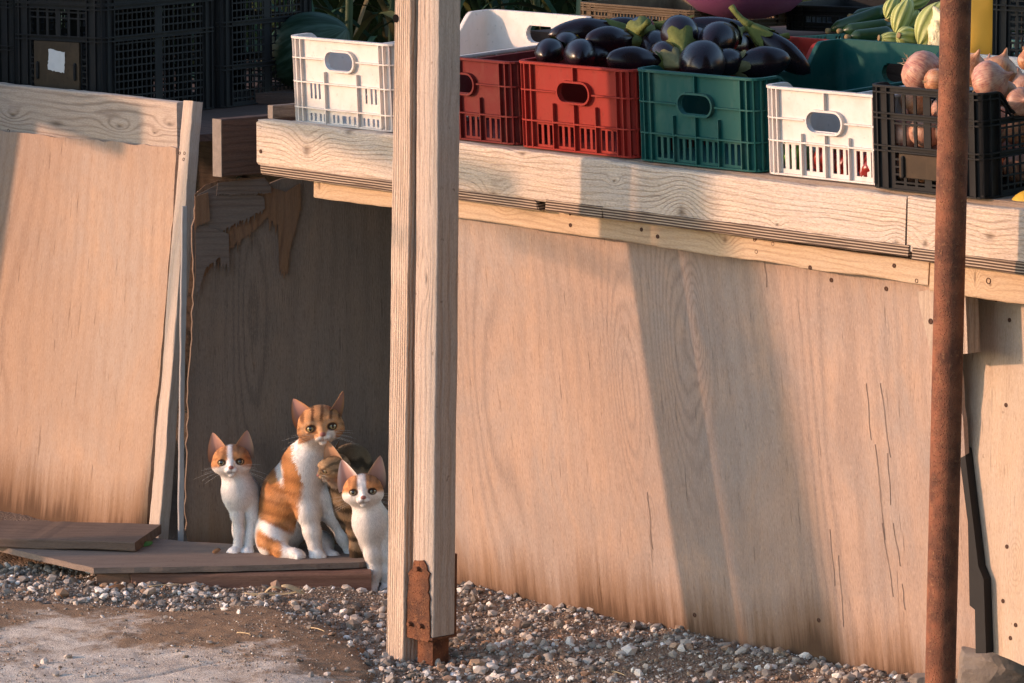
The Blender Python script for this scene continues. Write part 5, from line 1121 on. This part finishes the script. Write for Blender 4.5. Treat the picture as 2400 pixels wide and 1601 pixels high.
# onions
def onion_mat(name, a, b, c):
    n = NT(name); v = n.obj(); x, y, z = n.xyz(n.n('ShaderNodeTexCoord').outputs['Object'])[:3]
    ang = n.math('ARCTAN2', y, x); st = n.noise(n.vec(n.math('MULTIPLY', ang, 16.0), n.math('MULTIPLY', z, 1.6), n.math('MULTIPLY', ang, 3.0)), 1.0, 4.0, .7); bl = n.ramp(n.noise(v, 1.6, 4.0, .7), .42, .62)
    cc = n.mix(n.ramp(st, .38, .66), a, tuple(q * .75 for q in b)); cc = n.mix(n.math('MULTIPLY', bl, .55), cc, c); return n.out(cc, .38, n.bump(st, .35, .002), .4)
ON = [onion_mat('pink_onion_skin', (.54, .27, .18), (.34, .10, .09), (.62, .40, .29)), onion_mat('copper_onion_skin', (.54, .24, .10), (.34, .11, .06), (.60, .36, .22)), onion_mat('pale_onion_skin', (.56, .30, .19), (.38, .14, .12), (.62, .42, .32))]
M_ROOT = simple('dry_onion_root', (.45, .33, .20), .9, .1)
def onion_mesh(seed, mat):
    r_ = random.Random(seed); prof = [(.004, -.90), (.30, -.93), (.62, -.80), (.87, -.52), (.985, -.18), (1.0, .08), (.93, .36), (.74, .62), (.48, .80), (.26, .93), (.13, 1.10), (.08, 1.32), (.03, 1.42)]
    mb = MB(); lathe(mb, prof, 26, None, 0, .03, seed); me = mesh_from('onion_body', mb.V(), mb.f, True); me.materials.append(mat)
    mb = MB()
    for i in range(9):
        a = r_.uniform(0, 6.28); tube(mb, [(.10 * math.cos(a), .10 * math.sin(a), -.88), (.2 * math.cos(a + .4), .2 * math.sin(a + .4), -1.02), (.30 * math.cos(a + .9), .3 * math.sin(a + .9), -1.08 - r_.uniform(0, .25))], [.02, .014, .006], 4)
    m2 = mesh_from('onion_roots', mb.V(), mb.f); m2.materials.append(M_ROOT); return me, m2
OM = [onion_mesh(3 + k, ON[k % 3]) for k in range(6)]
def onion(P, r, axis, k, label):
    M = frame(P, z=axis) @ Matrix.Rotation(rnd.uniform(0, 6), 4, 'Z') @ Matrix.Diagonal((r, r, r * rnd.uniform(.86, 1.0), 1)); M_ = frame(P, z=axis)
    root = thing('onion', label, 'onion', M_, 'onions in the black crate')
    for nm, me in zip(('bulb', 'roots'), OM[k % 6]): place(bpy.data.objects.new(nm, me), M, root)
for i, (x, y, r, d, ax, k, lb) in enumerate([
    (1545, 565, 150, .16, (.8, -.2, -.5), 0, 'large pink onion on the left of the heap, left of the rusty pipe'), (1655, 640, 88, .08, (.8, .3, -.1), 1, 'small shiny copper onion in front of the large pink one, touching the pipe edge'),
    (1500, 800, 108, .085, (.4, -.6, .6), 1, 'orange onion seen through the top slots left of the pipe'), (1690, 860, 66, .09, (.2, -.8, .3), 2, 'greenish pale onion seen through the slots beside the pipe'),
    (1930, 545, 125, .22, (.3, -.4, .8), 1, 'brown onion behind the pipe, right side showing'), (2085, 640, 140, .10, (.85, -.3, .35), 0, 'papery pink onion at the front right, roots to the left'),
    (2150, 585, 135, .20, (.3, .2, .9), 1, 'onion behind the papery pink one at the right of the heap'), (2245, 600, 78, .26, (.1, -.9, -.3), 0, 'dark pink onion with frayed roots near the right edge'),
    (2060, 530, 70, .36, (.2, .2, 1), 2, 'small dark onion at the back of the heap under the yellow sack'), (2345, 690, 110, .22, (-.3, -.2, .9), 2, 'pale pointed onion at the right edge of the heap'), (2320, 800, 95, .12, (.3, -.9, .2), 2, 'pale onion low at the right edge inside the crate'), (2385, 470, 80, .40, (-.4, -.2, .9), 1, 'copper onion topmost at the right edge'),
    (2220, 730, 80, .15, (.6, -.6, .3), 1, 'copper onion tucked under the papery one at the right')]):
    onion(W(*z4(x, y), d), r * 1.12 / 3.43 / 1110, ax, k, lb)
Mon = on_table(su(2027, 300), .022)
for i in range(44):
    a = i % 5; b = (i // 5) % 5; c = i // 25
    p = Mon @ Vector((.045 + a * .050 + rnd.uniform(-.01, .01), .05 + b * .11 * (1 if c else .8) + rnd.uniform(-.012, .012), .042 + c * .07 + rnd.uniform(-.006, .006)))
    onion(np.array(p), rnd.uniform(.031, .038), (rnd.uniform(-1, 1), rnd.uniform(-1, .4), rnd.uniform(-.4, 1)), rnd.randrange(6), 'pink onion deep in the black crate, seen only through its slots')
# peppers low in the white crate
PEP = [simple('red_pepper_skin', (.24, .018, .012), .25, .5, .15, 20, .05), simple('green_pepper_skin', (.09, .20, .025), .28, .5, .2, 20, .05)]; M_ST = simple('pepper_stem', (.10, .16, .03), .7)
Mw2 = on_table(su(1755, 290), .040)
for i, (x, y, k) in enumerate([(.05, .05, 1), (.14, .045, 0), (.20, .05, 0), (.275, .045, 0), (.31, .06, 1), (.22, .14, 1), (.12, .14, 0)]):
    M = Mw2 @ T((x, y, .036 + (.03 if y > .1 else 0))) @ Matrix.Rotation(1.2 * i, 4, 'Z') @ Matrix.Rotation(.9, 4, 'X')
    root = thing('pepper', ['red', 'green'][k] + ' pepper in the white crate, ' + ['at its left front corner', 'left of the crate middle', 'at the crate middle', 'right of the crate middle', 'at its right front corner', 'seen through the handle hole', 'deep behind the left ones'][i], 'pepper', M, 'peppers in the white crate')
    mb = MB(); lathe(mb, [(.002, -.034), (.018, -.036), (.026, -.025), (.030, .0), (.031, .018), (.024, .032), (.010, .033), (.004, .028)], 24, None, .003, .10, i); obj('body', mb, PEP[k], root, M, True)
    mb = MB(); tube(mb, [(0, 0, .026), (.002, .001, .036), (.008, .003, .050)], [.007, .0045, .005], 8); obj('stem', mb, M_ST, root, M, True)
# striped melons and cucumbers on the green tray
def striped(name, a, b, nst):
    n = NT(name); x, y, z = n.xyz(n.n('ShaderNodeTexCoord').outputs['Object'])[:3]; v = n.obj()
    s_ = n.math('SINE', n.math('ADD', n.math('MULTIPLY', n.math('ARCTAN2', y, x), float(nst)), n.math('MULTIPLY', n.noise(v, 40.0, 2.0), 1.2)))
    return n.out(n.mix(n.ramp(s_, -.9, .8), a, b), .5, n.bump(s_, .5, .004), .35)
M_STR = striped('striped_melon_skin', (.29, .33, .085), (.46, .49, .18), 9); M_CUC = simple('cucumber_skin', (.018, .048, .014), .35, .45, .5, 50, .25); M_TIP = simple('dry_blossom_end', (.28, .20, .10), .9, .1)
for i, (x, y, w_, l, d, ax, lb) in enumerate([
    (1300, 60, 118, 210, .80, (-.4, -.25, -.85), 'small pale melon at the upper left of the pile'), (1385, 130, 165, 320, .78, (-.35, -.25, -.9), 'long pale striped melon hanging down at the left of the pile'),
    (1450, 150, 125, 200, .84, (-.5, -.1, -.7), 'melon half hidden between the long left one and the big one'), (1610, 185, 230, 430, .76, (-.45, -.2, -.85), 'biggest pale green striped melon slanting beside the rusty pipe'),
    (1500, 5, 145, 270, .86, (.9, .1, .3), 'melon across the top of the pile at the picture edge'), (1425, 295, 180, 215, .74, (-.75, -.55, .15), 'round ended striped melon at the bottom of the pile'),
    (1310, 310, 120, 205, .75, (-.85, -.3, .1), 'dark tipped melon lowest at the left of the pile'), (1650, 340, 90, 140, .80, (.2, -.5, -.7), 'small melon under the biggest one at the pale bag')]):
    P = W(*z4(x, y), d); R = w_ / 3.43 / 1075 / 2; L = l / 3.43 / 1075; M = frame(P, z=ax); root = thing('striped_melon', lb, 'melon', M, 'pale striped melons piled on the green tray')
    mb = MB(); lathe(mb, [(max(.0015, R * math.sin(PI * t) ** .55), L * (t - .5)) for t in np.linspace(0, 1, 19)], 44, None, R * .35, .01, i); obj('body', mb, M_STR, root, M, True)
    mb = MB(); lathe(mb, [(.006, L * .495), (.0075, L * .51), (.005, L * .53), (.001, L * .53)], 10, T((R * .35, 0, 0))); obj('blossom_end', mb, M_TIP, root, M, True)
for i, (x0, y0, x1, y1, r, d, lb) in enumerate([(830, 238, 1280, 75, 56, .90, 'longest dark cucumber at the back left with a dry blossom on its tip'), (925, 245, 1330, 190, 54, .84, 'dark cucumber lying in the middle of the cucumbers'), (990, 292, 1330, 250, 52, .78, 'front dark cucumber nearest the green tray rim'), (1010, 125, 1350, 60, 46, .96, 'dark cucumber farthest back under the melons')]):
    a, b = W(*z4(x0, y0), d), W(*z4(x1, y1), d + .1); L = float(np.linalg.norm(b - a)); M = frame(a, z=b - a); R = r / 3.43 / 1075
    root = thing('cucumber', lb, 'cucumber', M, 'dark cucumbers on the green tray'); mb = MB(); lathe(mb, [(max(.002, R * min(1, (math.sin(PI * t) * 2.2)) ** .6), L * t) for t in np.linspace(0, 1, 22)], 20, None, R * .5, .03, i); obj('body', mb, M_CUC, root, M, True)
    mb = MB(); lathe(mb, [(.003, -.012), (.007, -.008), (.005, -.001), (.002, .004)], 8, T((R * .5, 0, 0)), 0, .2, i); obj('blossom_end', mb, M_TIP, root, M, True)
# bags, bowl, melon, watermelon
def lumpy(name, label, cat, P, rx, ry, rz, mat, seed, sq=.5, lump=.12):
    V, F = ico(4); V = np.sign(V) * np.abs(V) ** sq; V = V / np.abs(V).max(0)
    nrm = fbm(V[:, 0] * 1.3 + V[:, 1], V[:, 2] * 1.2 - V[:, 1] * .7, 2.6, seed, 4); V = V * (1 + lump * .5 * nrm[:, None]) * np.array([rx, ry, rz])
    return tag(obj(name, (V, F, None), mat, None, T(P), True), label, cat)
n = NT('yellow_plastic_film'); v = n.obj(); q = n.noise(v, 7.0, 3.0, .5, .5); m_yel = n.out(n.mix(q, (.78, .40, .03), (.85, .50, .08)), .4, n.bump(q, .4, .006), .4)
n = NT('pale_plastic_bag'); v = n.obj(); q = n.noise(v, 30.0, 4.0, .6, 2.0); m_bag = n.out(n.mix(q, (.70, .60, .30), (.82, .74, .50)), .35, n.bump(q, .9, .008), .5)
P = W(2252, 72, .78); lumpy('yellow_sack', 'smooth golden yellow plastic sack standing just right of the rusty pipe', 'sack', P, .045, .05, .115, m_yel, 3, .45, .05)
P = W(2168, 84, .76); lumpy('plastic_bag', 'crumpled pale yellow plastic bag beside the biggest striped melon', 'plastic bag', P, .034, .04, .058, m_bag, 8, .7, .35)
P = W(2366, 487, .085); V, F = ico(4); tag(obj('yellow_melon', (V * np.array([.044, .044, .043]), F, None), simple('yellow_melon_skin', (.66, .42, .06), .5, .35, .12, 60, .3), None, T(P), True), 'yellow melon showing its top at the lower right end of the stall', 'melon')
mb = MB(); box(mb, 1.63, 2.6, .036, .9, .885, .898); obj('side_shelf', mb, GREYW, st, MS)
P = W(1708, 40, .80); mb = MB(); lathe(mb, [(.001, .0), (.055, .0), (.062, .003), (.105, .016), (.138, .045), (.158, .085), (.164, .10), (.168, .10), (.166, .106), (.158, .10), (.132, .052), (.10, .024), (.05, .01), (.001, .01)], 64); bow = tag(obj('plastic_bowl', mb, plastic('purple_plastic', (.17, .055, .125), .32, .15, (.3, .2, .25)), None, T(P), True), 'purple plastic bowl on the black tray at the top edge', 'bowl')
n = NT('watermelon_rind'); v = n.obj(False); x, y, z = n.xyz(v)[:3]; ang = n.math('ARCTAN2', y, x); q = n.noise(n.vec(n.math('MULTIPLY', ang, 3.2), n.math('MULTIPLY', z, 5.0), 0.0), 1.0, 5.0, .65)
m_wm = n.out(n.mix(n.ramp(q, .42, .62), (.008, .026, .012), (.04, .075, .055)), .55, None, .25)
P = W(708, 116, 1.05); Mw = frame(P, z=(.75, -.35, .45)); wm = thing('watermelon', 'dark green watermelon with curly dry stem, between black crates and white crate', 'watermelon', Mw)
mb = MB(); lathe(mb, [(max(.002,   .098 * math.sin(PI * t) ** .6), .25 * (t - .5)) for t in np.linspace(0, 1, 25)], 48); obj('body', mb, m_wm, wm, Mw, True)
mb = MB(); tube(mb, [W(773, 88, .93), W(781, 72, .91), W(779, 58, .90), W(768, 51, .895), W(759, 54, .89), W(757, 65, .89)], [.006, .005, .0045, .004, .0035, .002], 8); obj('stem', mb, simple('dry_brown_stem', (.11, .05, .03), .8), wm, Mw, True)
wr = W(708, 116, 1.05); zb_ = float(wr[2]) - .10
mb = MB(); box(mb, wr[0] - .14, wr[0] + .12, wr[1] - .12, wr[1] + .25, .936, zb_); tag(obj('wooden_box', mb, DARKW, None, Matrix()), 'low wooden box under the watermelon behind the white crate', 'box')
# ------------------------------------------------------------------ maize and hedge behind the stalls
n = NT('maize_leaf'); v = n.obj(); at = n.n('ShaderNodeAttribute', attribute_name='col'); m_leaf = n.out(n.mix(n.noise(v, 8.0, 4.0), at.outputs['Color'], (.012, .035, .016)), .5, None, .35)
def leaf_strip(mb, p, az, L, w, up, droop, col, seg=9, fold=.25):
    d = np.array([math.cos(az), math.sin(az), 0]); s_ = np.array([-d[1], d[0], 0]); V = []
    for i in range(seg + 1):
        t = i / seg; q = p + d * L * t * .8 + np.array([0, 0, up * L * t - droop * L * t * t]); ww = w * (math.sin(PI * min(.995, .12 + .88 * t)) ** .7); tw = .5 * t
        V += [q - s_ * ww * math.cos(tw) - ZV * ww * math.sin(tw), q - ZV * fold * ww, q + s_ * ww * math.cos(tw) + ZV * ww * math.sin(tw)]
    F = [(3 * i + k, 3 * i + k + 1, 3 * i + k + 4, 3 * i + k + 3) for i in range(seg) for k in (0, 1)]; mb.add(V, F, col)
protos = []
for k in range(4):
    mb = MB(); r_ = random.Random(60 + k); st_ = MB(); tube(st_, [(0, 0, 0), (.01, .0, .6), (.0, .02, 1.2), (.02, .01, 1.7)], [.016, .014, .011, .007], 8, c=(.07, .10, .035))
    for i in range(22):
        c = np.array([.02, .06, .028]) * r_.uniform(.6, 1.7); 
        if r_.random() < .22: c = np.array([.26, .19, .09]) * r_.uniform(.5, 1)
        if r_.random() < .15: c = np.array([.14, .13, .03])
        leaf_strip(mb, np.array([0, 0, .30 + i * .062]), r_.uniform(0, 6.28), r_.uniform(.45, .85), r_.uniform(.010, .021), r_.uniform(.5, 1.1), r_.uniform(.7, 1.6), c)
    a = obj('leaves', mb, m_leaf, None, None, True); b = obj('stalk', st_, m_leaf, None, None, True); protos.append((a.data, b.data)); bpy.data.objects.remove(a); bpy.data.objects.remove(b)
for i in range(34):
    x = -1.45 + 2.4 * ((i * .382) % 1.0) + rnd.uniform(-.1, .1); y = 13.0 + 1.6 * (i / 34.0) + rnd.uniform(-.1, .1)
    M = T((x, y, -.05)) @ Matrix.Rotation(rnd.uniform(0, 6.28), 4, 'Z') @ Matrix.Diagonal((1, 1, rnd.uniform(.85, 1.1), 1)); root = thing('maize_plant', 'dark green maize plant with long arching leaves behind the stalls', 'plant', M, 'maize plants behind the stalls')
    for nm, me in zip(('leaves', 'stalk'), protos[i % 4]): place(bpy.data.objects.new(nm, me), M, root)
mb = MB(); hx, hz_ = np.meshgrid(np.linspace(0, 1, 70), np.linspace(0, 1, 24), indexing='ij'); pp = np.stack([-4 + 8 * hx, 15.6 + .25 * fbm(hx * 16, hz_ * 5, 2.3, 3), -.1 + 3.2 * hz_], -1); ix = np.arange(hx.size).reshape(hx.shape); N_ = hx.size; pq = pp + np.array([0, 1.2, 0])
V_ = np.concatenate([pp.reshape(-1, 3), pq.reshape(-1, 3)]); f1 = np.stack([ix[:-1, :-1], ix[1:, :-1], ix[1:, 1:], ix[:-1, 1:]], -1).reshape(-1, 4); F_ = [tuple(f) for f in f1] + [tuple(f[::-1] + N_) for f in f1]
for a_ in (ix[0], ix[-1], ix[:, 0], ix[:, -1]): F_ += [(a_[i], a_[i + 1], a_[i + 1] + N_, a_[i] + N_) for i in range(len(a_) - 1)]
mb.add(V_, F_); tag(obj('hedge', mb, MHEDGE, None, Matrix(), True), 'dark green hedge closing the background behind the maize', 'hedge')
# ------------------------------------------------------------------ loose things on the ground
V, F = ico(4); r_ = np.random.default_rng(5)
for _ in range(16):
    nd = unit(r_.normal(size=3)); V = V - nd * np.maximum(V @ nd - r_.uniform(.6, .9), 0)[:, None] * .95
V = V * (1 + .025 * fbm(V[:, 0] + V[:, 1], V[:, 2] * 1.3, 5, 2, 4)[:, None]); P = G(2288, 1590, .0)
n = NT('grey_boulder'); v = n.obj(False); a = n.noise(v, 14.0, 6.0, .7); m_bou = n.out(n.mix(a, (.13, .11, .095), (.30, .255, .215)), .9, n.bump(n.noise(v, 60.0, 5.0, .7), .7, .004), .2)
tag(obj('boulder', (V * np.array([.11, .10, .085]), F, None), m_bou, None, T(P + np.array([0, .02, .03])), False), 'angular grey boulder at the foot of the rusty pipe, lower right corner', 'boulder')
P = G(2120, 1580, .0); tag(obj('stone', (V[:, [1, 0, 2]] * np.array([.034, .03, .025]), F, None), m_bou, None, T(P + np.array([0, 0, .008])), False), 'small dark stone left of the rusty pipe foot', 'stone')
m_husk = simple('dry_husk', (.52, .40, .24), .7, .2, .3, 60); m_dry = simple('dry_brown_leaf', (.26, .13, .06), .8, .2, .4, 60); m_gl = simple('small_green_leaf', (.05, .16, .03), .5, .3)
def ribbon(mb, pts, w, side=None):
    pts = np.asarray(pts, float); tg = np.gradient(pts, axis=0); V = []
    for i, p in enumerate(pts):
        s_ = np.cross(tg[i], (.2, -.3, 1)) if side is None else np.cross(tg[i], side); s_ = s_ / (np.linalg.norm(s_) + 1e-9); ww = w * (math.sin(PI * (i + .6) / (len(pts) + .2)) ** .6); V += [p - s_ * ww, p + s_ * ww, p + s_ * ww * .9 + ZV * .0008, p - s_ * ww * .9 + ZV * .0008]
    F = [(4 * i + k, 4 * i + (k + 1) % 4, 4 * i + 4 + (k + 1) % 4, 4 * i + 4 + k) for i in range(len(pts) - 1) for k in range(4)] + [(3, 2, 1, 0), tuple(4 * (len(pts) - 1) + k for k in range(4))]; mb.add(V, F)
def curve(ps, m=14):
    ps = np.asarray(ps, float); t = np.linspace(0, 1, m)
    k = len(ps) - 1; B = np.zeros((m, 3))
    for i in range(k + 1): B += math.comb(k, i) * (t ** i * (1 - t) ** (k - i))[:, None] * ps[i]
    return B
yh = G(640, 1365, .005)[1]; hp = lambda x, y: Y(x, y, yh)
mb = MB(); ribbon(mb, curve([hp(606, 1364), hp(622, 1340), hp(640, 1345), hp(652, 1360)]), .0045); ribbon(mb, curve([hp(560, 1362), hp(610, 1366), hp(668, 1368), hp(700, 1352)]), .0050); ribbon(mb, curve([hp(646, 1346), hp(664, 1342), hp(684, 1356), hp(700, 1364)]), .008, (0, -.5, 1)); ribbon(mb, curve([hp(570, 1372), hp(600, 1358), hp(630, 1362)]), .004)
tag(obj('corn_husk', mb, m_husk, None, T(hp(640, 1350)), True, T(hp(640, 1350))), 'dry curled corn husk lying on the gravel below the mother cat', 'husk')
LBL = {'s': 'thin dry straw', 'l': 'small dead leaf', 'g': 'small green leaf'}
for i, (kind, x, y, z, L, az, wh) in enumerate([('s', 240, 1258, zs, .07, .1, 'farthest left on the ground plywood'), ('s', 270, 1252, zs, .09, .25, 'lying across the ground plywood edge left of the cats'), ('s', 292, 1260, zs, .05, -.4, 'beside the green leaf, on its left'), ('s', 300, 1250, zs, .06, .6, 'touching the green leaf from behind'), ('g', 337, 1254, zs, .026, .4, 'on the ground plywood under the left stall batten'), ('l', 497, 1270, zs, .020, .8, 'before the paws of the leftmost kitten'), ('l', 308, 1246, zs, .024, .2, 'reddish, beside the end of the dark plank'), ('l', 265, 1356, .0, .04, .5, 'at the grey end of the timber beam'), ('s', 730, 1478, None, .05, -.9, 'on the dirt left of the post, nearest the middle'), ('s', 560, 1490, None, .04, -.7, 'on the dirt patch of the pavement'), ('s', 380, 1377, None, .07, .1, 'on the gravel before the beam'), ('s', 1100, 1345, None, .06, .1, 'at the panel foot right of the post'), ('s', 1150, 1355, None, .05, -.3, 'farther right at the panel foot'), ('s', 1420, 1545, None, .05, -1.0, 'reddish, at the bottom of the gravel'), ('s', 1215, 1372, None, .04, .4, 'on the big pebbles by the panel')]):
    P = G(x, y, z if z is not None else -.02)
    if z is None: P[2] = topz(P[0], P[1])[0] + .006
    d = np.array([math.cos(az), math.sin(az) * 1.5, 0]); mb = MB(); P = P + ZV * .002
    if kind == 's': tube(mb, curve([P - d * L / 2, P + ZV * .003 + np.array([0, .012, 0]), P + d * L / 2 + ZV * .004], 8), np.linspace(.0016, .0008, 8), 5)
    else: ribbon(mb, curve([P - d * L / 2, P + ZV * .004, P + d * L / 2 + ZV * .006], 8), L * .32, (0, -.6, 1))
    tag(obj({'s': 'straw', 'l': 'fallen_leaf', 'g': 'fallen_leaf'}[kind], mb, {'s': m_husk, 'l': m_dry, 'g': m_gl}[kind], None, T(P), True, T(P)), LBL[kind] + ' ' + wh, {'s': 'straw', 'l': 'leaf', 'g': 'leaf'}[kind], 'plant litter on the ground')
